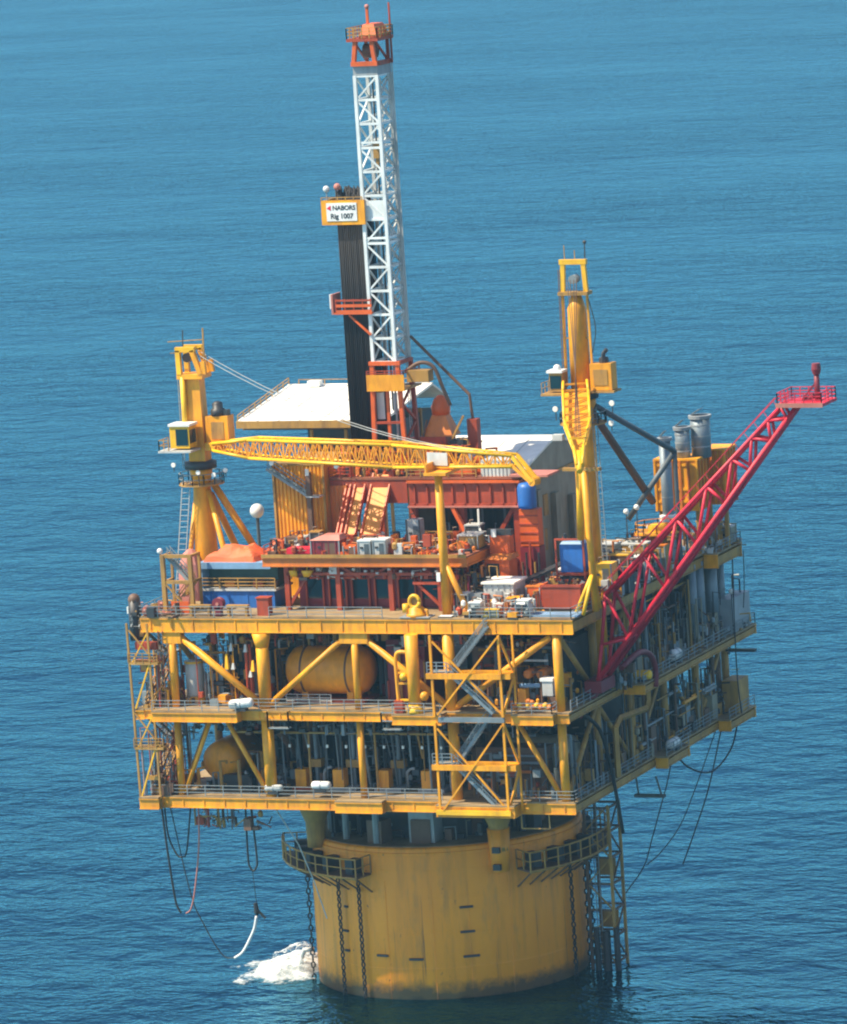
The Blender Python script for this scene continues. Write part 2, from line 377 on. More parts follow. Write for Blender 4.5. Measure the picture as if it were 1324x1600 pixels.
# machinery and low walls on the hull top, in the shade of the decks
eq = thing("hull_top_machinery", "dark winches and chain jacks on the hull top below lower deck", "machinery", (0, 0, 16))
obj("shade_core", lathe((0, 0, 0), [(9.6, 16.06), (9.6, 21.5)], 24), DRK, eq)  # dark drum added to deepen the shade under the lower deck
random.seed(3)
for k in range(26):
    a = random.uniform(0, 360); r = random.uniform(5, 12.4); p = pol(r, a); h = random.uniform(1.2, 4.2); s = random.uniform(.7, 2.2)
    obj("winch_block", rot(cbox((p.x, p.y, 16.06), (s, s * random.uniform(.6, 1.4), h)), (p.x, p.y), math.radians(a)), random.choice((DRK, BRN, DRK, DRK, BRN)), eq)  # block colours darkened to stand in for the shade in here
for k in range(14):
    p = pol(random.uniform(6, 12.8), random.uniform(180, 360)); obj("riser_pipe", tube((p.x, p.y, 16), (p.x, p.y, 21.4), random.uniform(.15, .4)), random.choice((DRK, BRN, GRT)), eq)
one("grey_cabin", box(.8, 3.6, -11.8, -9.4, 16.07, 19.6), GRY, "small grey cabin on the hull top right under the lower deck", "cabin")

def walkway(a0, a1, z, label):
    t = thing("chain_walkway", label, "walkway", tuple(pol(16, (a0 + a1) / 2, z)), "mooring walkways round the hull rim")
    n = max(4, int(abs(a1 - a0) / 6)); ri, ro = HR + .1, HR + 2.9
    fl = B()
    for k in range(n + 1):
        a = a0 + (a1 - a0) * k / n
        for r, dz in ((ri, 0), (ro, 0), (ro, -.18), (ri, -.18)): fl.v.append(tuple(pol(r, a, z + dz)))
    for k in range(n):
        for i in range(4): fl.f.append((4 * k + i, 4 * k + (i + 1) % 4, 4 * k + 4 + (i + 1) % 4, 4 * k + 4 + i))
    fl.f += [(0, 1, 2, 3), (4 * n + 3, 4 * n + 2, 4 * n + 1, 4 * n)]
    obj("grating_floor", fl, BRN, t)
    for nm, zz, rr in (("top_rail", 1.95, .1), ("knee_rail", 1.0, .06), ("kerb_rail", -.05, .14)):
        obj(nm, path([pol(ro, a0 + (a1 - a0) * k / n, z + zz) for k in range(n + 1)], rr), TAN, t)
    for k in range(n + 1):
        a = a0 + (a1 - a0) * k / n
        obj("post", beam(pol(ro, a, z - .2), pol(ro, a, z + 2), .14, .14), TAN, t)
        obj("bracket", beam(pol(ro - .1, a, z - .2), pol(ri, a, z - 2.0), .14, .14), BRN, t)
        if k % 2: obj("chain_stopper", rot(cbox((*pol(HR + .9, a).xy, z), (1.5, 1.0, 1.5)), pol(HR + .9, a).xy, math.radians(a)), DRK, t)
    for e in (a0, a1): obj("end_rail", rail([pol(ri, e, z), pol(ro, e, z)], 1.95, 1.4, .06, 1), TAN, t)
walkway(196, 259, 13.3, "tan railed walkway hugging the left rim of the yellow hull")
walkway(-38, 40, 13.0, "tan railed walkway hugging the right rim of the yellow hull")

def chain(deg, label):
    b = B(); z = 12.6; k = 0
    c = pol(HR + .55, deg); t = pol(1, deg + 90); nrm = pol(1, deg)
    while z > -3:
        s = (t if k % 2 else nrm) * .2; L = .86
        pts = [V(c.x, c.y, z) + s * math.cos(a) + V(0, 0, -L / 2 + (L / 2 - .12) * math.sin(a)) for a in [2 * math.pi * i / 8 for i in range(9)]]
        b += path(pts, .095, 5); z -= .66; k += 1
    one("mooring_chain", b, BLK, label, "chain", "mooring chains down the hull")
chain(208, "black mooring chain at the left edge of the hull, beside the white foam")
chain(242, "black mooring chain second from the left edge of the hull")
chain(253.5, "black mooring chain third from left, under the walkway's open end")
chain(-9, "black mooring chain nearest the hull centre on the right side")
chain(6.5, "middle black mooring chain of the three on the right side")
chain(20, "rightmost black mooring chain, next to the rusty ladder tower")

lt = thing("boat_landing_tower", "rusty brown lattice ladder tower on the right side of the hull", "tower", (16.8, 3, 0))
px, py = (15.3, 18.0), (1.0, 4.2)
for x in px:
    for y in py: obj("post", beam((x, y, -3), (x, y, 17.5), .28, .28), BRN if x < 16 else TAN, lt)
for i, z in enumerate((.8, 3.6, 6.4, 9.2, 12, 14.8, 17.3)):
    obj("ring_beam", beam((px[0], py[0], z), (px[1], py[0], z), .2, .2) + beam((px[1], py[0], z), (px[1], py[1], z), .2, .2) + beam((px[0], py[1], z), (px[1], py[1], z), .2, .2), BRN, lt)
    if z < 16:
        a, c = (px if i % 2 else px[::-1]); obj("diagonal", beam((a, py[0], z), (c, py[0], z + 2.8), .15, .15), TAN, lt)
        a, c = (py if i % 2 else py[::-1]); obj("diagonal", beam((px[1], a, z), (px[1], c, z + 2.8), .15, .15), BRN, lt)
        if i in (1, 3): obj("panel", box(px[0] + .3, px[1] - .6, py[1] - .3, py[1] - .2, z + .3, z + 2.2), TAN, lt)
obj("ladder", ladder((16.2, .8, -1), (16.2, .8, 18)), GRT, lt)
obj("fender", tube((18.2, .9, -3), (18.2, .9, 4.6), .35), DRK, lt); obj("fender", tube((16.0, .9, -3), (16.0, .9, 4.6), .35), DRK, lt)
obj("fender", tube((17.1, .8, -3), (17.1, .8, 4.2), .45), DRK, lt)

# ------------------------------------------------------------------ three decks
def deck(name, label, pieces, z, th, hb, mat, rails, bm=YEL):
    t = thing(name, label, "deck", (0, 4, z))
    for i, (x0, x1, y0, y1) in enumerate(pieces):
        obj("plating", box(x0, x1, y0, y1, z - .16 - .006 * i, z - .006 * i), mat, t)
        zb = z - .17 - hb / 2 - .01 * i
        for a, c in (((x0, y0 + .15), (x1, y0 + .15)), ((x1 - .15, y0 + .3), (x1 - .15, y1 - .3)), ((x0 + .15, y0 + .3), (x0 + .15, y1 - .3)), ((x0, y1 - .15), (x1, y1 - .15))):
            side = abs(a[0] - c[0]) < .01 and a[0] > 20
            obj("edge_beam", ibeam((*a, zb), (*c, zb), .36, hb * (.7 if side else 1), .1), TAN if side else bm, t)  # right-hand beams in tan: that side's shade put into the colour
    x0, x1, y0, y1 = pieces[0]
    nr = int((x1 - x0) / 2.3)
    for k in range(nr): x = x0 + (x1 - x0) * (k + .5) / nr; obj("stiffener", box(x - .05, x + .05, y0 + .02, y0 + .13, z - .2 - hb + .12, z - .3), bm, t)
    for k in range(1, 9):
        y = y0 + (y1 - y0) * k / 9; obj("floor_beam", ibeam((x0 + .4, y, z - .2 - hb / 2), (x1 - .4, y, z - .2 - hb / 2), .3, hb - .1), TAN, t)
    for k in range(1, 7):
        x = x0 + (x1 - x0) * k / 7; obj("stringer", beam((x, y0 + .4, z - .45), (x, y1 - .4, z - .45), .2, .5), TAN, t)
    for r in rails: obj("railing", rail(r, 1.1, 2.0, .038), GRT, t, kind="stuff")
    return t
U0, U1, V0, V1 = -23.6, 23.2, -21.5, 30.0
dT = deck("upper_deck", "top deck of the platform with thick yellow front girder, carrying the drilling rig", [(U0, 24.0, V0, 27), (24.0, 25.6, 18, 26)], ZT, .2, 1.45, DECK,
     [[(U0, V0, ZT), (-11, V0, ZT)], [(13, V0, ZT), (23.9, V0, ZT)], [(23.9, V0, ZT), (23.9, 18, ZT)], [(25.5, 18, ZT), (25.5, 25.9, ZT), (20, 25.9, ZT)], [(U0, V0, ZT), (U0, V1, ZT)], [(-9, V0, ZT), (3.5, V0, ZT)]])
dM = deck("middle_deck", "middle production deck of the platform with yellow edge beams and small balconies", [(U0, U1, -21.9, V1), (-22.2, -12.6, -23.3, -21.9), (4.6, 10.0, -23.4, -21.9), (17.3, 21.8, -22.8, -21.9), (U1, 25.5, -6, 29.5), (-24.6, U0, -22, -13)], ZM, .2, .95, DECK,
     [[(-22.1, -23.2, ZM), (-12.7, -23.2, ZM)], [(-12.6, -21.8, ZM), (4.5, -21.8, ZM)], [(4.7, -23.3, ZM), (9.9, -23.3, ZM)], [(17.4, -22.7, ZM), (21.7, -22.7, ZM), (21.7, -21.3, ZM)], [(23.1, -21, ZM), (23.1, -6, ZM)], [(25.4, -5.9, ZM), (25.4, 29.4, ZM), (22, 29.4, ZM)]])
dL = deck("lower_deck", "lowest deck of the platform just above the hull with yellow edge beams", [(U0, U1, -21.6, V1), (-24.6, -22.4, -22.6, -21.6), (-2.6, 2.6, -22.7, -21.6), (8.9, 17.4, -23.6, -21.6), (U1, 24.6, 2, 9), (U1, 24.6, 22, 30.5)], ZL, .2, 1.1, DECK,
     [[(U0, -21.5, ZL), (8.8, -21.5, ZL)], [(17.5, -21.5, ZL), (23.1, -21.5, ZL), (23.1, 2, ZL)], [(24.5, 2.1, ZL), (24.5, 8.9, ZL)], [(23.1, 9, ZL), (23.1, 22, ZL)], [(24.5, 22.1, ZL), (24.5, 30.4, ZL)]])

# ------------------------------------------------------------------ columns and braces between the decks
fr = thing("support_frame", "yellow frame of tubular columns and diagonal braces carrying the three decks", "frame", (0, 4, ZL))
def colm(u, v, z0, z1, r, mat=YEL, r1=None): obj("column", tube((u, v, z0), (u, v, z1), r, r1, 14), mat, fr, True)
def brc(a, c, r=.32, mat=YEL): obj("brace", tube(a, c, r, None, 10), mat, fr, True)
ztop, zm1, zm0, zl1 = 39.7, ZM, 30.75, ZL
FV = -20.9
for u, r in ((-20.4, .42), (-10.3, .66), (0, .38), (10.25, .6), (22, .48)):
    colm(u, FV, zm1, ztop, r); colm(u, FV, zl1, zm0, r * .95)
obj("column_head", tube((-10.3, FV, 38.2), (-10.3, FV, 39.7), .68, 1.0, 14), YEL, fr, True)
obj("column_head", box(-21.3, -19.2, -21.35, -20.3, 38.6, 39.75), YEL, fr)
obj("gusset", box(-1.5, 1.6, -21.3, -20.6, 38.7, 39.75), YEL, fr)
for a, c, r in (((-19.6, 39.4), (-10.7, 32.2), .36), ((-9.9, 32.2), (-.9, 39.4), .32), ((.9, 39.4), (9.9, 32.2), .34), ((10.7, 32.2), (21.4, 39.5), .36)):
    brc((a[0], FV, a[1]), (c[0], FV, c[1]), r)
for a, c, r in (((-16.6, 30.7), (-20, 23), .22), ((-14.9, 30.7), (-10.7, 23), .26), ((17.3, 30.7), (21.6, 23), .27)):
    brc((a[0], FV, a[1]), (c[0], FV, c[1]), r)
RU = 22.0
for i, v in enumerate((-11, -1, 9, 19, 28.6)):
    colm(RU, v, zm1, ztop, .42, TAN); colm(RU, v, zl1, zm0, .42, TAN)
    colm(-20.4, v, zm1, ztop, .42, TAN); colm(-20.4, v, zl1, zm0, .42, TAN)
for a, c in ((-20.5, -11.3), (-1.3, -10.6), (-.6, 8.7), (18.7, 9.4), (19.3, 28.2)):
    brc((RU, a, 39.5), (RU, c, 32.1), .3, TAN); brc((-20.4, a, 39.5), (-20.4, c, 32.1), .3, TAN)
for a, c in ((-11.2, -20.4), (-10.7, -1.4), (8.7, -.6), (9.4, 18.6), (28.2, 19.4)):
    brc((RU, a, 30.6), (RU, c, 22.9), .26, TAN); brc((-20.4, a, 30.6), (-20.4, c, 22.9), .26, TAN)
for u in (-10.25, 10.25):
    for v in (-10.5, 10.5):
        colm(u, v, zm1, ztop, .8, BRN); colm(u, v, zl1, zm0, .8, BRN)
        obj("deck_leg", lathe((u, v, 0), [(2.5, 21.5), (2.1, 20.4), (1.05, 17.8), (1.0, 16.0), (1.0, 15.2)], 20), TAN, fr, True)
for u in (-10.25, 10.25):
    brc((u, -20.5, 30.5), (u * .98, -11, 23.2), .35, BRN); brc((u, -10, 30.5), (u, 10, 23.2), .35, BRN)
for v in (28.6,):
    for u in (-10.3, 0, 10.3): colm(u, v, zm1, ztop, .5, BRN); colm(u, v, zl1, zm0, .5, BRN)
# ------------------------------------------------------------------ lattice helper
def lattice(t, A, Bq, n, rc, rl, mat, lmat=None, taper=None, names=("chord", "lace")):
    """Four-chord lattice between two rectangles of corner points A and Bq (same order)."""
    lmat = lmat or mat; A = [Vector(a) for a in A]; Bq = [Vector(b) for b in Bq]
    def P(i, s):
        return A[i].lerp(Bq[i], s)
    for i in range(4): obj(names[0], tube(A[i], Bq[i], rc, None, 8), mat, t, True)
    for k in range(n):
        s0, s1 = k / n, (k + 1) / n
        for i in range(4):
            j = (i + 1) % 4
            a, c = (P(i, s0), P(j, s1)) if (k + i) % 2 else (P(j, s0), P(i, s1))
            obj(names[1], beam(a, c, rl, rl), lmat, t)
            obj(names[1], beam(P(i, s0), P(j, s0), rl, rl), lmat, t)

def lampx(t, p, h=.9, d=(0, -1, 0), s=.26):
    """Floodlight on a short stalk as part of thing t."""
    p = Vector(p); d = Vector(d).normalized()
    o = obj("lamp", hlathe(p + V(0, 0, h) - d * s * .7, d, [(s * .45, 0), (s * .8, s * .4), (s, s * 1.2), (s * .9, s * 1.3)], 10), LMP, t, True)
    sub("lamp_stalk", beam(p, p + V(0, 0, h), .08, .08), DRK, o)

# ------------------------------------------------------------------ left crane, boom laid across the platform
cx, cy = -21.5, -8.5
c1 = thing("pedestal_crane", "yellow pedestal crane at left with long lattice boom lying across the platform", "crane", (cx, cy, ZT), "pedestal cranes")
obj("pedestal", lathe((cx, cy, 0), [(1.45, ZT), (1.38, 43), (.9, 53.6), (1.2, 54.2), (1.2, 54.9)], 20), YEL, c1, True)
obj("slew_ring", lathe((cx, cy, 0), [(1.7, 54.9), (1.7, 55.6), (1.3, 55.7)], 20), DRK, c1, True)
obj("ring_platform", lathe((cx, cy, 0), [(2.4, 53.2), (2.4, 53.35)], 20), TAN, c1)
obj("ring_railing", rail([pol(2.35, a, 53.35) + V(cx, cy, 0) for a in range(0, 360, 30)], 1.1, 1.5, .045, 1, True), GRT, c1)
obj("king_post", hexa([(cx - .9, cy - .8), (cx + .95, cy - .8), (cx + .95, cy + .8), (cx - .9, cy + .8)], 55.7, 64.4, [(cx - .8, cy - .7), (cx + .8, cy - .7), (cx + .8, cy + .7), (cx - .8, cy + .7)]), YEL, c1)
obj("king_post_rib", tube((cx - 1.0, cy - 1.05, 57), (cx - .95, cy - .95, 64.6), .3), YBR, c1, True)
obj("gantry_base", box(cx - 1.5, cx + 1.4, cy - 1.2, cy + 1.2, 64.4, 64.9), YEL, c1)
for s in (-1, 1):
    obj("gantry_leg", beam((cx - 1.2, cy + s, 64.9), (cx - 1.25, cy + s, 67.4), .5, .5), YBR, c1)
    obj("gantry_leg", beam((cx + 1.2, cy + s, 64.9), (cx + .35, cy + s, 67.4), .5, .5), YEL, c1)
    obj("gantry_cap", beam((cx - 1.5, cy + s, 67.5), (cx + .7, cy + s, 67.5), .5, .5), YBR, c1)
    obj("back_strut", beam((cx + 1.6, cy + s, 64.9), (cx + 1.5, cy + s, 66.2), .4, .5), YEL, c1)
obj("gantry_sheave", tube((cx - .4, cy - .8, 66.6), (cx - .4, cy + .8, 66.6), .5, None, 12), BRN, c1)
obj("mast_pole", beam((cx + 1.2, cy, 65), (cx + 1.3, cy, 69.6), .14, .14) + beam((cx - 2.8, cy, 68.2), (cx + 1.3, cy, 68.4), .09, .09) + beam((cx - 2.6, cy, 67.0), (cx - 1.0, cy, 67.1), .08, .08), TAN, c1)
obj("aerial", beam((cx - 1.1, cy, 67.6), (cx - 1.0, cy, 69.4), .1, .1), DRK, c1)
ca = obj("cab", box(cx - 1.9, cx + .3, cy - 3.0, cy - 1.1, 57.4, 59.7), YBR, c1)
sub("window", box(cx - 1.2, cx + .15, cy - 3.06, cy - 3.0, 57.7, 59.4), GLS, ca); sub("window", box(cx + .3, cx + .36, cy - 2.9, cy - 1.4, 57.9, 59.3), GLS, ca)
sub("roof", box(cx - 2.0, cx + .45, cy - 3.15, cy - 1.0, 59.7, 59.95), WHT, ca)
obj("cab_platform", box(cx - 3.1, cx + .6, cy - 3.6, cy - 1.0, 57.0, 57.2), LGR, c1)
obj("cab_railing", rail([(cx - 3.0, cy - 1.1, 57.2), (cx - 3.0, cy - 3.5, 57.2), (cx - 1.9, cy - 3.5, 57.2)], 1.1, 1.2, .045, 1), TAN, c1)
en = obj("engine_house", box(cx + 1.15, cx + 3.7, cy - .6, cy + 1.0, 57.3, 60.4), YEL, c1)
sub("louvre", box(cx + 1.8, cx + 3.2, cy - .66, cy - .6, 58, 59.8), TAN, en)
obj("exhaust_fan", lathe((cx + 2.4, cy, 0), [(.75, 60.4), (.75, 61.1), (.55, 61.15), (.55, 61.7), (.3, 61.9)], 14), DRK, c1, True)
obj("silencer", box(cx + 2.9, cx + 3.6, cy - .3, cy + .5, 60.4, 61.0), DRK, c1)
for a, b_, r in (((cx + 1.0, cy + .3, 53.5), (cx + 6.2, cy + 4.5, ZT), .38), ((cx + .6, cy + .8, 52.0), (cx + 1.5, cy + 8, ZT), .36), ((cx + .9, cy - .4, 52.6), (cx + 4.6, cy - 3.2, ZT), .3), ((cx - .7, cy - .3, 51.5), (cx - 2.0, cy - 1.6, ZT), .26)):
    obj("brace", tube(a, b_, r, None, 10), YEL, c1, True)
obj("ladder", ladder((cx - 3.2, cy - 1.6, ZT), (cx - 1.4, cy - 1.5, 54.6), (.9, 0, 0), 1), LGR, c1)
obj("ladder", ladder((cx - 1.6, cy - .9, 55), (cx - 1.5, cy - .9, 67), (0, .5, 0), 1), GRT, c1)
for p, h in (((cx - 2.8, cy - .6, 54.6), .7), ((cx + 2.2, cy - 1.6, 53.4), 1.0), ((cx + 3.0, cy - .4, 54.0), .7), ((cx + .9, cy - 2.6, 53.4), 1.4)): lampx(c1, p, h)
# boom
F, T = V(-19.2, -9.3, 57.3), V(18.4, -20.2, 57.2)
ax = (T - F).normalized(); sd = Vector((-ax.y, ax.x, 0)).normalized(); up = V(0, 0, 1)
def bs(s, hw, hh): c = F.lerp(T, s); return [c + sd * hw - up * hh, c - sd * hw - up * hh, c - sd * hw + up * hh, c + sd * hw + up * hh]
secs = [(0, .7, .35), (.13, .9, .95), (.62, .9, 1.15), (1.0, .5, .55)]
for k in range(3):
    a, c = secs[k], secs[k + 1]
    lattice(c1, bs(*a), bs(*c), (6, 24, 15)[k], .17, .1, YBR, YEL, names=("boom_chord", "boom_lace"))
obj("boom_foot", beam(F - ax * .9, F + ax * .4, 1.5, .8), YEL, c1)
hd = V(.72, -.1, -.9).normalized()
for s in (-.45, .45):
    obj("boom_head", beam(T + sd * s + up * .5, T + sd * s + V(2.3, -.6, -2.0), .22, .4), YBR, c1); obj("boom_head", beam(T + sd * s - up * .5, T + sd * s + V(2.1, -.6, -2.1), .18, .3), YEL, c1)
obj("head_sheave", tube(T + V(2.2, -.6, -2) - sd * .5, T + V(2.2, -.6, -2) + sd * .5, .45, None, 12), YEL, c1)
obj("boom_sign", beam(F.lerp(T, .735) - sd * 1.0 - up * .05, F.lerp(T, .80) - sd * .93 - up * .05, .06, 1.3), LGR, c1)
obj("boom_walkway", beam(F.lerp(T, .13) - up * .9, F.lerp(T, .62) - up * 1.1, .7, .08), TAN, c1)
for s in (.2, .42, .77): lampx(c1, F.lerp(T, s) - up * 1.9 - sd * .5, .5)
for k, (o1, o2) in enumerate((((.2, -.6), (0, -.3)), ((.2, .6), (0, .3)))):
    p0, p1 = V(cx + .3, cy + o1[1], 67.2), F.lerp(T, .97) + sd * o2[1] + up * .6
    obj("pendant_rope", path([p0.lerp(p1, t) - up * 2.2 * 4 * t * (1 - t) for t in [i / 14 for i in range(15)]], .045, 4), GRT, c1)

# boom rest post
br = thing("boom_rest", "tall slim yellow post with saddle holding up the left crane's boom", "boom rest", (9.8, -19.5, ZT), "boom rests")
obj("post", tube((9.8, -19.5, ZT), (9.75, -19.5, 56.0), .5, .4, 14), YEL, br, True)
obj("strut", tube((9.9, -19.5, 46.8), (12.3, -19.7, ZT), .3, None, 10), YEL, br, True)
obj("strut", tube((9.8, -19.4, 46.8), (9.4, -16.6, ZT), .3, None, 10), YEL, br, True)
obj("saddle", box(8.6, 11.0, -20.6, -16.6, 55.75, 56.05), YEL, br)
obj("saddle_cheek", box(8.7, 8.9, -20.5, -17.6, 56.05, 56.9), YEL, br)
obj("lamp", box(9.1, 9.5, -20.1, -19.9, 44.9, 45.8), LMP, br)

# ------------------------------------------------------------------ right crane, boom dipped toward the front
cx, cy = 21.5, -8.5
c2 = thing("pedestal_crane", "taller yellow pedestal crane at right with its tapered boom dipped forward", "crane", (cx, cy, ZT), "pedestal cranes")
obj("pedestal", lathe((cx, cy, 0), [(1.15, ZM), (1.15, 58), (1.05, 60.6), (1.4, 61.2), (1.4, 61.8)], 20), YEL, c2, True)
obj("slew_ring", lathe((cx, cy, 0), [(1.7, 61.8), (1.7, 62.5), (1.3, 62.6)], 20), DRK, c2, True)
obj("ring_platform", lathe((cx, cy, 0), [(2.4, 59.2), (2.4, 59.35)], 20), TAN, c2)
obj("ring_railing", rail([pol(2.35, a, 59.35) + V(cx, cy, 0) for a in range(0, 360, 30)], 1.1, 1.5, .045, 1, True), GRT, c2)
obj("king_post", lathe((cx, cy, 0), [(1.05, 62.6), (.95, 71.0), (.55, 72.3)], 20), YEL, c2, True)
for s in (-1, 1):
    obj("guide_rail", beam((cx + s * 1.45, cy - .3, 63), (cx + s * 1.3, cy - .3, 72.7), .22, .22), YEL, c2)
    obj("gantry_leg", beam((cx + s * 1.25, cy - .3, 72.7), (cx + s * 1.1, cy - .3, 75.6), .42, .45), YBR, c2)
obj("gantry_cap", beam((cx - 1.45, cy - .3, 75.75), (cx + 1.45, cy - .3, 75.75), .5, .5), YBR, c2)
obj("gantry_base", box(cx - 1.6, cx + 1.6, cy - 1, cy + .5, 72.4, 72.75), TAN, c2)
obj("cross_tie", beam((cx - 1.4, cy - .3, 68), (cx + 1.4, cy - .3, 68), .15, .15), TAN, c2)
obj("gantry_sheave", tube((cx, cy - .8, 74), (cx, cy + .4, 74), .45, None, 12), GRT, c2)
obj("aerial", beam((cx + 1.2, cy, 76), (cx + 1.25, cy, 77.7), .1, .1) + ball((cx + 1.25, cy, 77.7), .2), DRK, c2)
obj("aerial", beam((cx - 1.0, cy, 76), (cx - 1.0, cy, 77.4), .08, .08) + beam((cx + .1, cy, 76), (cx + .1, cy, 76.9), .08, .08), TAN, c2)
ca = obj("cab", box(cx - 2.6, cx - 1.2, cy - 2.2, cy - 1.0, 62.8, 64.7), TAN, c2)
sub("window", box(cx - 2.5, cx - 1.3, cy - 2.26, cy - 2.2, 63.1, 64.4), GLS, ca); sub("window", box(cx - 2.66, cx - 2.6, cy - 2.1, cy - 1.1, 63.2, 64.4), GLS, ca)
sub("roof", box(cx - 2.8, cx - 1.1, cy - 2.4, cy - .8, 64.7, 64.95), WHT, ca); sub("roof_dome", ball((cx - 1.9, cy - 1.6, 65.1), .4), WHT, ca, True)
en = obj("engine_house", box(cx + 1.3, cx + 3.6, cy - .8, cy + .8, 62.7, 65.4), YEL, c2)
sub("louvre", box(cx + 1.7, cx + 3.2, cy - .86, cy - .8, 63.2, 64.8), TAN, en)
obj("engine_platform", box(cx + 1.2, cx + 3.9, cy - 1.1, cy + 1.1, 62.45, 62.65), TAN, c2)
obj("exhaust_fan", lathe((cx + 2.6, cy, 0), [(.5, 65.4), (.5, 65.9), (.35, 66.0)], 12), DRK, c2); obj("exhaust_pipe", path([(cx + 2.6, cy - .3, 65.4), (cx + 2.7, cy - .3, 66.4), (cx + 3.1, cy - .3, 66.8)], .22, 8), DRK, c2)
for p, h in (((cx + 3.6, cy - 1, 60.4), 1.0), ((cx + 3.5, cy - 1.2, 58.6), .8), ((cx - 2.7, cy - .6, 59.6), 1.2)): lampx(c2, p, h, s=.3)
obj("hook_box", box(cx - 2.6, cx - 1.5, cy - 2.4, cy - 1.6, 57.8, 58.4), LGR, c2)
for a, b_, m_ in (((cx + .6, cy + .8, 60.4), (22, 9, 48.4), BRN), ((cx + 1.0, cy + .6, 61.0), (25.3, 7.5, 53.9), DKG), ((25.3, 7.5, 53.9), (20.3, 6.0, 47), DKG), ((cx - .6, cy + .8, 56), (cx - 4, cy + 8, ZT), TAN)):
    obj("brace", tube(a, b_, .4 if m_ is not DKG else .3, None, 10), m_, c2, True)
obj("brace_post", tube((25.3, 7.5, ZT), (25.3, 7.5, 53.9), .25), DKG, c2)
f0, tp = V(cx - .15, cy - 1.3, 63.2), V(25.4, -20.5, 56.6)
d2 = (tp - f0).normalized(); s2 = d2.cross(V(0, 0, 1)).normalized(); n2 = s2.cross(d2)
ws = [(0, 1.2), (.12, 1.28), (.46, 1.3), (.78, .5), (1.0, .28)]
for s in (-1, 1):
    for (a, wa), (b_, wb) in zip(ws, ws[1:]):
        for o in (-.45, .45): obj("boom_chord", tube(f0.lerp(tp, a) + s2 * s * wa + n2 * o * (1.6 - a), f0.lerp(tp, b_) + s2 * s * wb + n2 * o * (1.6 - b_), .15 if o > 0 else .12, None, 8), YBR, c2, True)
web = B()
for (a, wa), (b_, wb) in zip(ws[:4], ws[1:4]):
    k = len(web.v); web.v += [tuple(f0.lerp(tp, a) - s2 * wa - n2 * .3), tuple(f0.lerp(tp, a) + s2 * wa - n2 * .3), tuple(f0.lerp(tp, b_) + s2 * wb - n2 * .3), tuple(f0.lerp(tp, b_) - s2 * wb - n2 * .3)]; web.f.append((k, k + 1, k + 2, k + 3))
obj("boom_plate", web, YEL, c2)
for q in (0.02, .1, .2, .3, .4, .5, .6, .7):
    hw = 1.3 if q < .46 else 1.3 - (q - .46) * 2.5
    p = f0.lerp(tp, q) + n2 * .5; obj("boom_lace", beam(p - s2 * hw, p + s2 * hw, .18, .18), YEL if q < .65 else YBR, c2)
    if .05 < q < .7:
        e = f0.lerp(tp, q + .1) + n2 * .5; obj("boom_lace", beam(p - s2 * hw, e + s2 * (hw - .1), .12, .12), YEL, c2)
obj("boom_nose", tube(tp - d2 * 2.2, tp + d2 * .8, .42, .3, 10), YBR, c2, True)
obj("ladder", ladder((cx - 1.7, cy - .6, 62.6), (cx - 1.55, cy - .6, 75), (0, .5, 0), 1), BRN, c2); obj("ladder", ladder((cx + 1.6, cy - .9, ZT), (cx + 1.3, cy - .9, 61)), GRT, c2)
for s in (-.5, -.2, .2, .5): obj("hoist_rope", path([(cx + s, cy - .9, 74.0), f0.lerp(tp, .72) + s2 * s * .6 + n2 * .9], .04, 4), BRN, c2)
obj("cable_loop", path(smooth([(cx + 1.5, cy - .5, 72), (cx + 2.1, cy - .5, 69), (cx + 1.6, cy - .5, 66.5)], 4), .06, 5), DRK, c2)
obj("cab_platform", box(cx - 3.3, cx - 1.1, cy - 3.0, cy, 62.45, 62.65), TAN, c2); obj("cab_railing", rail([(cx - 3.2, cy, 62.65), (cx - 3.2, cy - 2.9, 62.65)], 1.1, 1, .04, 1), TAN, c2)
# its rest
b2_ = thing("boom_rest", "yellow splayed stand under the right crane's dipped boom tip", "boom rest", (24, -17, ZT), "boom rests")
obj("saddle", box(22.4, 26.4, -17.6, -17.0, 55.7, 56.0), TAN, b2_)
obj("leg", tube((24.2, -17.2, 55.7), (22.4, -13.6, 48.2), .42, .38, 12), YBR, b2_, True)
obj("leg", tube((24.6, -17.3, 55.7), (24.9, -17.0, ZT), .36, .36, 12), YEL, b2_, True)
for p in ((23.2, -18.2, ZT), (24.4, -19.4, ZT), (24.6, -15, ZT)): obj("strut", tube((24.85, -17.1, 45.4), p, .2), YBR, b2_, True)

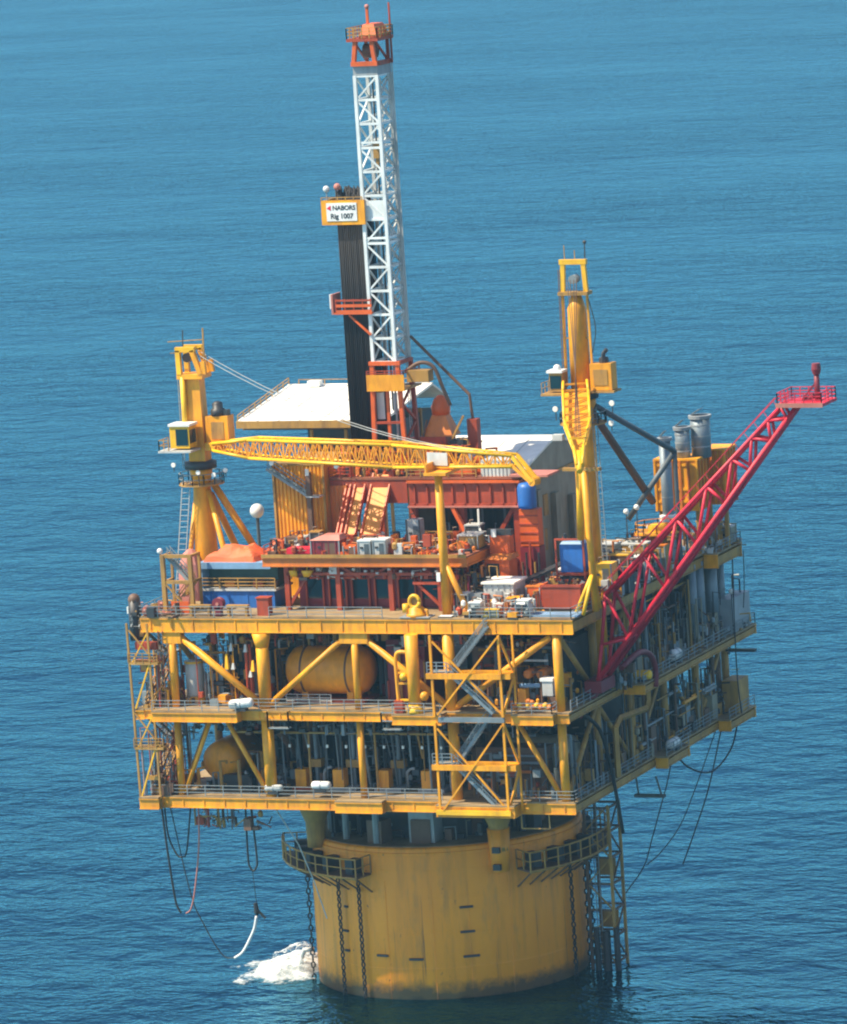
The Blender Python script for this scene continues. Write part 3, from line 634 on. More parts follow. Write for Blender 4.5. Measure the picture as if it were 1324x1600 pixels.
# ------------------------------------------------------------------ flare boom
fb = thing("flare_boom", "crimson red lattice flare boom rising over the sea at right", "flare boom", (24, -13, 33.8))
va, vb = -14.4, -11.6
UP0, UP1, LO0, LO1 = (25.0, 42.6), (44.8, 61.8), (23.7, 33.8), (46.2, 61.6)
def fu(s, v, e=0): return V(UP0[0] + (UP1[0] - UP0[0]) * s, v + (-.8 * s if v > -13 else .8 * s), UP0[1] + (UP1[1] - UP0[1]) * s)
def fl_(s, v): return V(LO0[0] + (LO1[0] - LO0[0]) * s, v + (-.8 * s if v > -13 else .8 * s), LO0[1] + (LO1[1] - LO0[1]) * s)
for v in (va, vb):
    obj("chord", tube(fu(0, v), fu(1, v), .25, .2, 10), RED, fb, True); obj("chord", tube(fl_(0, v), fl_(1, v), .32, .24, 10), RED, fb, True)
    us = [0, .21, .40, .57, .71, .82, .91, .98]; ls = [.155, .34, .5, .645, .765, .87, .95]
    for i, s in enumerate(ls):
        obj("web_brace", tube(fu(us[i], v), fl_(s, v), .17, None, 8), RED, fb, True); obj("web_brace", tube(fl_(s, v), fu(us[i + 1], v), .17, None, 8), RED, fb, True)
    obj("root_post", tube((24.3, v, 37.5), fu(0, v), .2, None, 8), RED, fb, True); obj("root_post", tube(fl_(0, v), (24.3, v, 37.5), .2, None, 8), RED, fb, True)
    obj("web_brace", tube((24.3, v, 37.5), fl_(.155, v), .16, None, 8), RED, fb, True)
for s in us: obj("cross_tie", tube(fu(s, va), fu(s, vb), .12), RED, fb)
for s in ls + [0]: obj("cross_tie", tube(fl_(s, va), fl_(s, vb), .12), RED, fb)
for i in range(7): obj("plan_brace", beam(fl_(ls[i - 1] if i else 0, va if i % 2 else vb), fl_(ls[i], vb if i % 2 else va), .14, .14), RED, fb)
obj("flare_pipe", path([(22.4, -10.8, 33), fl_(0.03, -13) + V(0, 0, .4), fl_(.98, -13) + V(0, 0, .3), (47.6, -12.6, 62.4)], .3, 8), MAR, fb, True)
obj("vent_pipe", path([fl_(0.02, -13.7) + V(0, 0, .3), fl_(.99, -13.3) + V(0, 0, .3)], .14, 6), MAR, fb)
obj("walkway", beam(fu(.03, -13) + V(0, 0, .1), fu(.98, -13) + V(0, 0, .1), 1.0, .1), MAR, fb)
for s in (-1, 1): obj("walkway_rail", beam(fu(.03, -13 + .55 * s) + V(-.6, 0, .9), fu(.98, -13 + .4 * s) + V(-.6, 0, .9), .07, .07), RED, fb)
for i in range(18): obj("rail_post", beam(fu(.04 + i * .054, -13.5), fu(.04 + i * .054, -13.5) + V(-.6, 0, .9), .05, .05), RED, fb)
tpf = obj("tip_platform", box(44.4, 49.2, -14.9, -10.2, 61.55, 61.85), RED, fb)
sub("edge_strip", box(44.35, 49.25, -14.98, -14.9, 61.5, 61.95), PINK, tpf)
sub("railing", rail([(44.5, -14.8, 61.85), (49.1, -14.8, 61.85), (49.1, -10.3, 61.85), (44.5, -10.3, 61.85)], 1.1, 1.0, .05, 2, True), RED, tpf)
obj("flare_tip", tube((48.0, -12.6, 61.8), (48.0, -12.6, 64.6), .3, .26, 10), MAR, fb, True); obj("flare_tip_crown", lathe((48.0, -12.6, 0), [(.35, 64.5), (.5, 65.0), (.42, 65.6)], 12), MAR, fb)
obj("tip_strut", beam((46.4, -12.8, 61.9), (48, -12.6, 63.8), .2, .2), MAR, fb)
obj("bend_pipe", path(smooth([(25.2, -11.6, 34.6), (25.6, -7.5, 35.4), (25.6, -4.2, 34.6), (25.6, -2.8, 32.9), (25.5, -2.8, 31.0)], 4), .32, 8), MAR, fb, True)
obj("root_bracket", box(22.4, 24.2, -15, -11, 32.6, 33.8), MAR, fb)
obj("root_skirt", beam((23.7, -13, 33.4), (21.6, -15.2, 30.2), .5, .6), MAR, fb)
# ------------------------------------------------------------------ drilling mast
ms = thing("drilling_mast", "tall pale steel lattice drilling mast with orange crown", "mast", (-1.4, -3.3, 54))
x0, x1, y0, y1 = -2.68, -.2, -5.0, -1.6
zs = [65.3 + 2.47 * k for k in range(13)]
for x in (x0, x1):
    for y in (y0, y1): obj("leg", beam((x, y, 65.2), (x, y, 95), .34, .34), MSTW if y < -4 else LGR, ms)  # rear legs greyer, shade painted into the steel colour
cr = [(x0, y0), (x1, y0), (x1, y1), (x0, y1)]
for k, z in enumerate(zs):
    for i in range(4):
        a, c = cr[i], cr[(i + 1) % 4]
        obj("girt", beam((*a, z), (*c, z), .22, .24), MSTW, ms)
        if k in (5, 9) and i != 3: obj("girt", beam((*a, z + .55), (*c, z + .55), .2, .22), MSTW, ms)
        if k < 12:
            z2 = zs[k + 1]; p, q = ((*a, z), (*c, z2)) if k % 2 else ((*c, z), (*a, z2))
            obj("diagonal", beam(p, q, .17, .17), MSTW if i != 1 else LGR, ms)  # right-face diagonals greyer: the shaded side put into the colour
            if i in (1, 2): obj("diagonal", beam((*a, z2) if k % 2 else (*c, z2), (*c, z) if k % 2 else (*a, z), .1, .1), LGR, ms)
obj("panel", box(x0 + .2, x1 - .2, y0 - .02, y0 + .05, 80.0, 82.1), MSTW, ms); obj("panel", box(x0 + .9, x1 - .2, y0 - .02, y0 + .05, 82.3, 82.6), MSTW, ms)
for x in (-1.9, -1.0): obj("guide_rail", beam((x, -2.4, 60), (x, -2.4, 94.5), .12, .12), LGR, ms)
obj("drill_line", path([(-1.45, -3.3, 60), (-1.45, -3.3, 95)], .09, 5), DRK, ms); obj("standpipe", path([(x1 - .35, y0 + .3, 56), (x1 - .35, y0 + .3, 78)], .12, 6), GRY, ms)
obj("ladder", ladder((x1 + .15, y1 - .9, 56), (x1 + .15, y1 - .9, 95), (0, .5, 0), 1), LGR, ms)
obj("cable_tray", beam((x1 + .35, y1 - .1, 57), (x1 + .35, y1 - .1, 98.5), .1, .1), LGR, ms)
tb = obj("travelling_block", box(-1.75, -1.15, -3.6, -3.0, 86.3, 88), TAN, ms); sub("hook", box(-1.6, -1.3, -3.45, -3.1, 85.3, 86.3), TAN, tb)
# crown
obj("crown_collar", box(x0 - .12, x1 + .12, y0 - .12, y1 + .12, 95.0, 96.0), GRY, ms)
obj("crown_beam", beam((x0 - .2, y0 - .2, 96.2), (x1 + .25, y0 - .2, 96.2), .45, .45), RDO, ms); obj("crown_beam", beam((x1 + .1, y0, 96.2), (x1 + .1, y1, 96.2), .4, .45), RST, ms)
for x in (x0 + .05, x1 - .05):
    obj("crown_post", beam((x, y0 - .15, 96.2), (x + (.3 if x < -1 else -.3), y0 - .1, 98.6), .45, .4), RDO, ms); obj("crown_post", beam((x, y1, 96.2), (x, y1, 98.6), .3, .3), RST, ms)
    obj("crown_brace", beam((x, y1, 96.2), (x, y0, 98.6), .2, .2), RST, ms)
obj("crown_sheave", tube((-2.1, -3.3, 97.4), (-.8, -3.3, 97.4), .75, None, 14), BRN, ms)
obj("crown_deck", box(x0 - .5, x1 + .5, y0 - .5, y1 + .4, 98.5, 98.8), RST, ms)
obj("crown_railing", rail([(x0 - .45, y0 - .45, 98.8), (x1 + .45, y0 - .45, 98.8), (x1 + .45, y1 + .35, 98.8), (x0 - .45, y1 + .35, 98.8)], 1.1, .9, .05, 2, True), TAN, ms)
obj("crown_cap", hexa([(-1.9, y0 - .2), (x1 + .3, y0 - .2), (x1 + .3, y1), (-1.9, y1)], 98.8, 100.2, [(-1.6, y0 + .4), (x1 - .2, y0 + .4), (x1 - .2, y1 - .5), (-1.6, y1 - .5)]), RDO, ms)
obj("beacon_stalk", beam((-1.2, -4.2, 100.2), (-1.2, -4.2, 101.9), .25, .25), RDO, ms); obj("beacon", ball((-1.2, -4.2, 102.0), .25), PINK, ms)
obj("lightning_rod", beam((x1 + .45, -1.8, 96), (x1 + .45, -1.8, 102.2), .16, .16), RST, ms)
# orange lower mast
for x in (x0 - .1, x1 + .25):
    for y in (y0 - .1, y1): obj("lower_leg", beam((x - (.35 if x < -1 else -.35), y, 54), (x, y, 65.3), .42, .42), RDO if y < -4 else RST, ms)
obj("lower_leg", beam((-1.3, y0, 54), (-1.3, y0, 62.8), .3, .3), RDO, ms)
obj("lower_girt", beam((x0 - .4, y0 - .2, 65.2), (x1 + .6, y0 - .2, 65.2), .4, .4), RDO, ms); obj("lower_girt", beam((x1 + .4, y0, 65.2), (x1 + .4, y1, 65.2), .35, .35), RST, ms)
obj("lower_girt", beam((x0 - .5, y0 - .1, 59), (x1 + .6, y0 - .1, 59), .25, .25), RST, ms)
for q in range(4): z = 54.6 + q * 2.1; obj("lower_diagonal", beam((x1 + .5, y0 if q % 2 else y1, z), (x1 + .5, y1 if q % 2 else y0, z + 2.1), .22, .22), RST, ms)
yb = obj("mast_platform", box(-3.1, 1.0, y0 - 1.0, y1 + .4, 62.4, 62.6), TAN, ms)
sub("toe_panel", box(-3.15, 1.05, y0 - 1.06, y0 - 1.0, 62.4, 64.1), YEL, yb); sub("toe_panel", box(-3.15, -3.1, y0 - 1, y1 + .4, 62.4, 63.8), RST, yb)
sub("railing", rail([(-3.1, y0 - 1, 64), (1, y0 - 1, 64), (1, y1, 64)], .5, 1, .05, 1), RST, yb)
obj("service_hose", path(smooth([(.6, -4.5, 64.2), (2.2, -4.3, 65.1), (3.6, -4, 64.6), (4.4, -3.8, 62.4), (5.0, -3.5, 60.5)], 5), .2, 8), BRN, ms, True)
obj("hose_saddle", box(1.0, 3.4, -5.1, -3.7, 63.2, 64.4), TAN, ms)
for xa, xb, za, zb in ((-2.75, -1.9, 59.3, 62.1), (-.9, -.45, 59.8, 62.0), (-.2, .15, 59.9, 62.0)): obj("white_panel", box(xa, xb, y0 + .4, y0 + .5, za, zb), WHT, ms)
obj("raising_strut", path([(.4, -2.0, 67.6), (6.6, -2.0, 61.4), (6.8, -2.0, 58.8)], .17, 8), BRN, ms)

# pipe stands racked beside the mast
ps = thing("racked_pipe", "dark bundle of drill pipe stands racked upright left of the mast", "pipes", (-4.3, -3.5, 54))
pb = B(); random.seed(11)
for i in range(15):
    for j in range(10):
        x, y = -5.75 + i * .205 + random.uniform(-.03, .03), -4.75 + j * .27 + random.uniform(-.05, .05); pb += tube((x, y, 54.1), (x + .02, y, 83.0 + random.uniform(-.5, .5)), .085, None, 6)
o = obj("pipe_stands", pb, PIP, ps, True); o["kind"] = "stuff"
fg = thing("finger_board", "yellow box platform with white rig name sign round the pipe tops", "platform", (-4.8, -4, 79.6))
obj("front_panel", box(-7.2, -2.35, -5.5, -5.35, 79.7, 82.25), YEL, fg); obj("side_panel", box(-7.2, -7.05, -5.34, -1.6, 79.7, 82.2), TAN, fg)
obj("back_panel", box(-7.04, -2.9, -1.7, -1.58, 79.7, 82.2), YEL, fg); obj("floor", box(-7.04, -5.9, -5.34, -1.7, 79.72, 79.9), TAN, fg)
for i in range(6): obj("finger", box(-5.9, -2.9, -4.88 + i * .54, -4.8 + i * .54, 81.6, 81.75), TAN, fg)
sgn = obj("sign_plate", box(-6.6, -3.2, -5.56, -5.5, 80.1, 81.98), WHT, fg)
obj("rim", rail([(-7.15, -5.45, 82.2), (-2.6, -5.45, 82.2)], .35, .9, .05, 0), TAN, fg)
obj("beacon", ball((-6.7, -5, 83.4), .35), WHT, fg); obj("beacon_stalk", beam((-6.7, -5, 82.2), (-6.7, -5, 83.2), .1, .1), GRY, fg)
obj("beacon", ball((-5.5, -4.9, 83.6), .38), PINK, fg)
def text(st, size, loc, mat, parent, bold=0.0):
    cu = bpy.data.curves.new("lettering", 'FONT'); cu.body = st; cu.size = size; cu.extrude = .006; cu.offset = bold; cu.align_x = 'CENTER'; cu.align_y = 'CENTER'
    tmp = bpy.data.objects.new("lettering_curve", cu); col.objects.link(tmp); bpy.context.view_layer.update()
    me = bpy.data.meshes.new_from_object(tmp.evaluated_get(bpy.context.evaluated_depsgraph_get())); bpy.data.objects.remove(tmp)
    me.materials.clear(); me.materials.append(mat); o = bpy.data.objects.new("lettering", me); col.objects.link(o); o.parent = parent; o.location = loc; o.rotation_euler = (math.pi / 2, 0, 0); return o
text("NABORS", .66, (-4.62, -5.575, 81.46), DRK, sgn, .02); text("Rig 1007", .72, (-4.9, -5.575, 80.6), DRK, sgn, .02)
lg = B(); lg.v = [(-6.55, -5.57, 81.45), (-6.1, -5.57, 81.2), (-6.1, -5.57, 81.75), (-6.55, -5.6, 81.45), (-6.1, -5.6, 81.2), (-6.1, -5.6, 81.75)]; lg.f = [(0, 1, 2), (5, 4, 3), (0, 3, 4, 1), (1, 4, 5, 2), (2, 5, 3, 0)]
sub("logo", lg, RED, sgn)
bb = thing("belly_board", "orange railed platform halfway up the dark racked pipes", "platform", (-4.4, -4.5, 70.4))
obj("floor", box(-6.5, -2.3, -5.6, -4.95, 70.4, 70.6), RDO, bb); obj("front_board", box(-6.2, -2.2, -5.68, -5.6, 70.4, 70.85), RDO, bb)
obj("front_board", box(-6.2, -2.2, -5.68, -5.6, 71.15, 71.45), RDO, bb); obj("front_board", box(-6.2, -2.2, -5.68, -5.6, 71.75, 71.95), RST, bb)
for x in (-6.2, -5.2, -4.2, -3.2, -2.3): obj("post", beam((x, -5.62, 70.5), (x, -5.62, 72), .1, .1), RST, bb)
obj("end_panel", box(-6.75, -6.55, -5.6, -3.4, 70.4, 72.5), PINK, bb); obj("white_edge", box(-6.9, -6.76, -5.6, -5.1, 71.0, 72.5), WHT, bb)
obj("side_floor", box(-6.5, -5.95, -4.9, -2, 70.4, 70.6), RST, bb); obj("strut", beam((-4.9, -5.3, 70.3), (-2.6, -5.3, 68.2), .2, .2), RDO, bb)

# ------------------------------------------------------------------ drill floor and substructure
df = thing("drill_floor", "rust red drill floor on heavy girders and legs below the mast", "drill floor", (3, -2, ZT))
FZ = 53.7
obj("floor_plate", box(-7.2, 8.0, -8, 5, FZ - .25, FZ), DECKR, df); obj("floor_plate", box(8.0, 13.8, -8, -5, FZ - .25, FZ - .004), DECKR, df)
obj("girder", ibeam((1.6, -7.8, 51.9), (13.8, -7.8, 51.9), .6, 2.4, .25), RST, df); obj("girder", box(1.6, 13.7, -7.84, -7.6, 50.9, 52.9), RST, df); obj("girder", ibeam((13.5, -7.4, 51.9), (13.5, -5.0, 51.9), .6, 2.4, .2), RST, df)
obj("girder", ibeam((-7.1, 4.7, 51.9), (8.0, 4.7, 51.9), .6, 2.4, .2), RST, df); obj("top_flange", box(1.5, 14, -8.3, -7.2, 53.1, 53.35), RDO, df)
obj("lower_flange", box(1.5, 14, -8.3, -7.4, 50.55, 50.72), PINK, df)
for i in range(9): obj("stiffener", box(2.2 + i * 1.4, 2.35 + i * 1.4, -8.1, -7.85, 50.75, 53.1), RST, df)
for x in (-6.8, 1.8, 7.2, 13.3):
    for y in ((-7.4, 4.4) if x < 9 else (-7.4, -5.4)): obj("leg", beam((x, y, ZT), (x, y, 50.8), .7, .7), RST, df)
for a, c in (((6.4, -8.0, 50.6), (10.9, -9.0, 42.4)), ((7.4, -7.4, 42), (12.9, -7.4, 50.4)), ((-6.6, 4.4, 42), (1.6, 4.4, 50.4)), ((1.9, 4.4, 50), (7.0, 4.4, 42))): obj("brace", beam(a, c, .42, .42), RDO if a[1] == -8.0 else RST, df)
obj("wind_wall", corrug((-7.2, -8.1), (-5.2, -8.1), 46.2, 52.9, .45), ORG, df)
obj("wind_wall", box(-7.2, 1.4, -7.9, -7.75, 51.0, 53.4), RST, df)
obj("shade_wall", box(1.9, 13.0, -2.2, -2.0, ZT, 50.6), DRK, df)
for k in range(9): obj("hanging_pipe", tube((2.6 + 1.25 * k, -3.0, ZT), (2.6 + 1.25 * k, -3.0, 50.4), .14), random.choice((GRT, BRN, DRK, STK)), df)
obj("railing", rail([(1.5, -8, FZ), (9.2, -8, FZ)], 1.1, 1.5, .05), TAN, df); obj("railing", rail([(-7.2, -8, FZ), (-4.8, -8, FZ)], 1.1, 1.2, .05), RST, df)
obj("floor_deckhouse", box(1.6, 5.2, -7.0, -4, FZ, 55.2), RST, df); obj("floor_rack", box(5.6, 8.6, -7.6, -6.4, FZ, 54.5), RDO, df)
for x, h, m_ in ((1.9, 56.2, TAN), (3.2, 55.8, RDO), (4.8, 56.6, RST), (7.4, 56, GRY), (8.3, 55.5, RDO)): obj("floor_gear", box(x, x + .8, -6.2, -5.4, FZ, h), m_, df)
one("ribbed_doghouse", corrug((9.6, -7.6), (12.9, -7.6), FZ, 55.2, .4) + corrug((12.9, -7.6), (12.9, -4.4), FZ, 55.2, .4) + box(9.6, 12.9, -7.5, -4.4, 55.2, 55.35) + box(9.6, 12.8, -7.4, -4.5, FZ, 55.1), LGR, "pale grey ribbed hut at the right end of the drill floor", "hut")
one("floor_mat", box(13.0, 17.2, -8.4, -5, 53.72, 53.95), PINK, "pinkish grey ledge beside the ribbed hut under the boom head", "ledge")
dw = thing("drawworks", "orange red winch machine with hooded top right of the mast foot", "winch", (3.4, -2, FZ))
obj("skid", box(.9, 6.4, -3.6, -.4, FZ, 54.6), BRN, dw); obj("housing", box(1.3, 4.2, -3.4, -.6, 54.6, 57.2), RST, dw)
obj("hood", hexa([(1.6, -3.2), (4.9, -3.2), (4.9, -.8), (1.6, -.8)], 57.2, 59.4, [(2.5, -2.6), (4.0, -2.6), (4.0, -1.4), (2.5, -1.4)]), ORG, dw)
obj("dome", lathe((3.3, -2, 0), [(.95, 59.4), (1.0, 60.2), (.7, 61.0), (.25, 61.4)], 14), RDO, dw, True); obj("motor", box(4.6, 6.0, -3.2, -1.0, 54.6, 56.8), DRK, dw)
obj("frame_bar", beam((4.9, -3.3, 57), (6.3, -3.3, 59.4), .2, .2), TAN, dw); obj("frame_bar", beam((.9, -3.3, 54.6), (2.2, -3.3, 59), .18, .18), BRN, dw)
obj("red_box", box(1.9, 4.4, -4.7, -3.7, 54.6, 55.8), RDO, dw); obj("post", box(6.3, 7.4, -2.5, -1.5, 54.0, 58.9), RST, dw)
obj("bundle", ball((.9, -4.6, 56.3), .75), TAN, dw, True)

# ------------------------------------------------------------------ catwalk deck and ramps
cw = thing("catwalk_deck", "rust red pipe deck on red legs in front of the drill floor", "pipe deck", (0, -13, ZT))
CZ = 47.1
obj("plating", box(-10.8, 11.6, -18, -8.4, CZ - .15, CZ), DECKR, cw)
for a, c in (((-10.9, -18), (11.7, -18)), ((11.5, -17.7), (11.5, -8.6)), ((-10.7, -17.7), (-10.7, -8.6))): obj("edge_beam", ibeam((*a, CZ - .6), (*c, CZ - .6), .4, .9, .14), ORG, cw)
for y in (-15.6, -13.2, -10.8): obj("floor_beam", beam((-10.4, y, CZ - .6), (11.2, y, CZ - .6), .3, .9), RST, cw)
obj("kick_plate", box(-10.9, 11.7, -18.3, -18.22, CZ - .1, CZ + .25), TAN, cw)
for x in (-8.6, -2.9, 2.9, 8.3):
    for y in (-17.2, -11): obj("leg", beam((x, y, ZT), (x, y, CZ - 1.05), .5, .5), RST, cw)
for a, c in (((-8.4, 42), (-5.6, 46)), ((8.1, 42), (5.6, 44.4)), ((-2.7, 46), (-.4, 44.8)), ((2.7, 46), (.6, 44.8))): obj("knee_brace", beam((a[0], -17.2, a[1]), (c[0], -17.2, c[1]), .28, .28), RST, cw)
obj("tie_beam", beam((-8.6, -17.3, 45.2), (8.3, -17.3, 45.2), .3, .3), RST, cw); obj("tie_beam", beam((5.4, -17.4, 44.3), (8.3, -17.4, 44.3), .3, .3), RST, cw)
wl = obj("shed_wall", box(-8.2, 8.0, -15.3, -15.1, ZT, 46), MAR, cw)
for i in range(6):
    x = -7.2 + i * 2.55; sub("window", box(x, x + 1.7, -15.36, -15.3, 42.3, 44.3), GLS, wl); sub("frame", beam((x - .1, -15.5, ZT), (x - .1, -15.5, 45), .18, .18) + beam((x + 1.8, -15.5, ZT), (x + 1.8, -15.5, 45), .18, .18) + beam((x - .1, -15.5, 44.5), (x + 1.8, -15.5, 44.5), .18, .18), RST, wl)
obj("railing", rail([(1.5, -9, CZ), (11.4, -9, CZ)], 1.1, 1.6, .05), TAN, cw); obj("railing", rail([(-10.7, -17.9, CZ), (-10.7, -8.6, CZ)], 1.1, 1.6, .05), RST, cw)
for i in range(11): x = -5 + 1.3 * i; obj("light_fitting", box(x, x + .3, -17.8, -17.5, 45.65 - .2 * (i % 3), 45.85 - .2 * (i % 3)), LGR, cw)
def ramp(xa, xb, label, mat, lip):
    t = thing("pipe_ramp", label, "ramp", ((xa + xb) / 2, -11, CZ), "ramps up to the drill floor")
    p, q = V(0, -11.2, 48.2), V(0, -6.9, 53.8)
    xm = (xa + xb) / 2; obj("slide_plate", beam((xm, p.y, p.z), (xm, q.y, q.z), xb - xa, .16), mat, t)
    for x in (xa, xb): obj("side_rail", beam((x, p.y, p.z + .1), (x, q.y, q.z + .1), .14, lip), RDO, t)
    for k in range(6): c = p.lerp(q, (k + .5) / 6); obj("rib", beam((xa, c.y, c.z - .2), (xb, c.y, c.z - .2), .15, .15), RST, t)
    obj("foot", box(xa, xb, -11.8, -11.0, CZ, 48.3), RST, t)
ramp(-2.6, -.55, "wide orange ramp, rightmost of three sloping to the drill floor", RMP, .5)
ramp(-4.4, -3.3, "narrow orange ramp in the middle of three below the mast", RMP, .5)
ramp(-5.35, -4.9, "narrowest orange ramp, leftmost of three by the yellow cladding", RDO, .5)

# ------------------------------------------------------------------ clad module, roofs
ym = thing("clad_module", "tall yellow ribbed module left of the ramps", "module", (-10.1, -5, ZT))
obj("front_cladding", corrug((-12.9, -9), (-7.35, -9), 44.5, 55.2, .42, .12), YEL, ym); obj("side_cladding", corrug((-12.9, -1), (-12.9, -9), 44.5, 55.2, .42, .12), YEL, ym)
obj("core", box(-12.8, -7.4, -8.85, -1, ZT, 55.1), YEL, ym); obj("roof", box(-13.0, -7.2, -9.2, -.9, 55.2, 55.4), TAN, ym)
for x in (-13.0, -7.35): obj("corner_post", beam((x, -9.15, 44.2), (x, -9.15, 55.2), .22, .22), TAN, ym)
st = thing("grey_stair", "grey stair slanting down across the yellow ribbed module", "stair", (-10.5, -10, 52))
obj("flight", stair((-13.2, -10.4, 55.0), (-8.8, -10.4, 52.2), .9), GRT, st); obj("landing", box(-8.9, -7.4, -10.5, -9.3, 52.0, 52.15), LGR, st); obj("post", beam((-8.6, -10.2, 47.2), (-8.6, -10.2, 54.6), .5, .5), BRN, st); obj("lamp", box(-8.8, -8.4, -10.5, -10.45, 54.3, 55.0), LMP, st)

def gable(name, label, xa, xb, ya, yr, yb, ze, zr, wallmat, zb, open_=False):
    t = thing(name, label, "building" if not open_ else "shelter", ((xa + xb) / 2, (ya + yb) / 2, zb))
    th = .25
    def slope(yA, zA, yB, zB):
        b = B(); b.v = [(xa, yA, zA), (xb, yA, zA), (xb, yB, zB), (xa, yB, zB), (xa, yA, zA + th), (xb, yA, zA + th), (xb, yB, zB + th), (xa, yB, zB + th)]
        b.f = [(3, 2, 1, 0), (4, 5, 6, 7), (0, 1, 5, 4), (1, 2, 6, 5), (2, 3, 7, 6), (3, 0, 4, 7)]; return b
    rf = obj("roof", slope(ya - .4, ze - .08, yr, zr), ROOF, t); obj("roof", slope(yr, zr, yb + .4, ze - .08), ROOF, t)
    n = int((xb - xa) / 2.4)
    for i in range(1, n): x = xa + (xb - xa) * i / n; sub("roof_seam", beam((x, ya - .4, ze - .08 + th), (x, yr, zr + th), .1, .1), LGR, rf)
    sub("ridge_cap", beam((xa, yr, zr + th), (xb, yr, zr + th), .4, .1), ROOF, rf); sub("fascia", box(xa, xb, ya - .5, ya - .4, ze - .6, ze + .2), TAN if open_ else LGR, rf)
    if not open_:
        for x in (xa + .2, xb - .2):
            b = B(); b.v = [(x - .1, ya, zb), (x - .1, yb, zb), (x - .1, yb, ze), (x - .1, yr, zr), (x - .1, ya, ze), (x + .1, ya, zb), (x + .1, yb, zb), (x + .1, yb, ze), (x + .1, yr, zr), (x + .1, ya, ze)]
            b.f = [(0, 1, 2, 3, 4), (9, 8, 7, 6, 5), (0, 5, 6, 1), (1, 6, 7, 2), (2, 7, 8, 3), (3, 8, 9, 4), (4, 9, 5, 0)]; obj("gable_wall", b, wallmat, t)
        obj("front_wall", box(xa + .3, xb - .3, ya, ya + .2, zb, ze), wallmat, t); obj("back_wall", box(xa + .3, xb - .3, yb - .2, yb, zb, ze), wallmat, t)
        obj("trim", box(xb - .08, xb + .12, ya, yb, 51.4, 51.7), TAN, t)
        for k in range(3): obj("duct", box(xb - .08, xb + .5, ya + 2 + 5 * k, ya + 3.2 + 5 * k, zb, 50.5 - k), OLV, t)
        for z, y in ((49.6, ya + 4.6), (46.0, ya + 3.8)): obj("door", box(xb - .08, xb + .05, y, y + 1.3, z - 2.2, z), TAN, t)
    return t
gable("quarters_building", "olive grey building with white pitched roof behind the right end of drill floor", -2, 11, 1.2, 10.5, 19.5, 52.9, 55.0, OLV, ZT)
sh = gable("roof_shelter", "large white pitched roof on posts at the back left, behind the crane boom", -25.3, -8.2, 10.0, 24.0, 28, 57.0, 58.9, OLV, 56, True)
for x in (-17, -13, -9):
    for y in (10.6, 22, 27): obj("post", beam((x, y, ZT), (x, y, 56.7), .3, .3), TAN, sh)
obj("ceiling_beam", beam((-25, 10.6, 56.3), (-8.4, 10.6, 56.3), .3, .4), BRN, sh)
obj("verge_rail", rail([(-25.2, 9.8, 57.1), (-25.2, 24, 59.2)], .7, 1.6, .05, 1), TAN, sh); obj("ridge_rail", rail([(-24, 24, 59.2), (-8.6, 24, 59.2)], .5, 3, .05, 0), TAN, sh)
obj("dark_block", box(-18.5, -9, 13, 26, 50, 56.2), DRK, sh); obj("vent", box(-22.4, -21, 22.6, 23.6, 59.1, 59.7), WHT, sh)  # plain dark block fills the space under the roof's right part
# ------------------------------------------------------------------ left end of the top deck
bl = thing("blue_cabin", "blue two level cabin with open railed upper floor at the left front", "cabin", (-14.7, -14, ZT))
obj("lower_wall", box(-18.8, -10.7, -16, -11.8, ZT, 43.2), BLU, bl); obj("walkway", box(-18.9, -10.4, -16.2, -11.8, 43.2, 43.42), LGR, bl)
obj("back_wall", box(-18.6, -10.9, -14.4, -11.9, 43.42, 45.4), paint("dull_green_paint", (.06, .13, .11), .6), bl); obj("railing", rail([(-18.8, -16.15, 43.42), (-10.5, -16.15, 43.42)], 1.1, 2.0, .06), TAN, bl)
obj("roof", box(-19.0, -10.9, -16.2, -11.7, 45.5, 46.15), LBL, bl); obj("side_wall", box(-18.9, -18.7, -16, -11.8, 43.42, 45.5), LBL, bl)
for i in range(5): x = -18.2 + 1.6 * i; obj("shelf_box", box(x, x + 1.1, -15.2, -14.5, 43.42, 44.1), (BRN, ORG, DRK, RST, BRN)[i], bl)
for i in range(4): x = -18 + 2.1 * i; obj("wall_rib", box(x, x + .12, -16.06, -16, ZT, 43.2), BLU, bl)
from mathutils import noise as mn
def drape(name, xa, xb, ya, yb, z, h, seed, mat, label, cat, n=22):
    b = B()
    for j in range(n + 1):
        for i in range(n + 1):
            s, t = i / n, j / n; e = min(s, 1 - s, t, 1 - t) * 4; e = min(1, e)
            f = mn.noise(Vector((s * 3 + seed, t * 3, seed))) * .5 + .5; g = abs(mn.noise(Vector((s * 7, t * 7 + seed, 2))))
            w_ = mn.noise(Vector((s * 2.5 + 9, t * 2.5, seed))) * .35
            b.v.append((xa + (xb - xa) * s + w_ * (xb - xa) * .12, ya + (yb - ya) * t + w_ * .5, z + h * e ** .6 * (.25 + .75 * f) + .25 * g * e))
    for j in range(n):
        for i in range(n): k = j * (n + 1) + i; b.f.append((k, k + 1, k + n + 2, k + n + 1))
    return one(name, b, mat, label, cat, "orange tarpaulins over deck cargo")
drape("tarpaulin", -18.6, -12.6, -15.8, -12, 46.16, 2.0, 3, TARP, "crumpled orange tarpaulin on the roof of the blue cabin", "tarpaulin")
drape("tarpaulin", -12.4, -9.6, -14.6, -11.2, 46.2, 2.4, 8, TARP, "smaller orange tarpaulin at the left end of the pipe deck", "tarpaulin")
tw = thing("lattice_tower", "short tan lattice stair tower at the front left corner of top deck", "tower", (-20.1, -18, ZT))
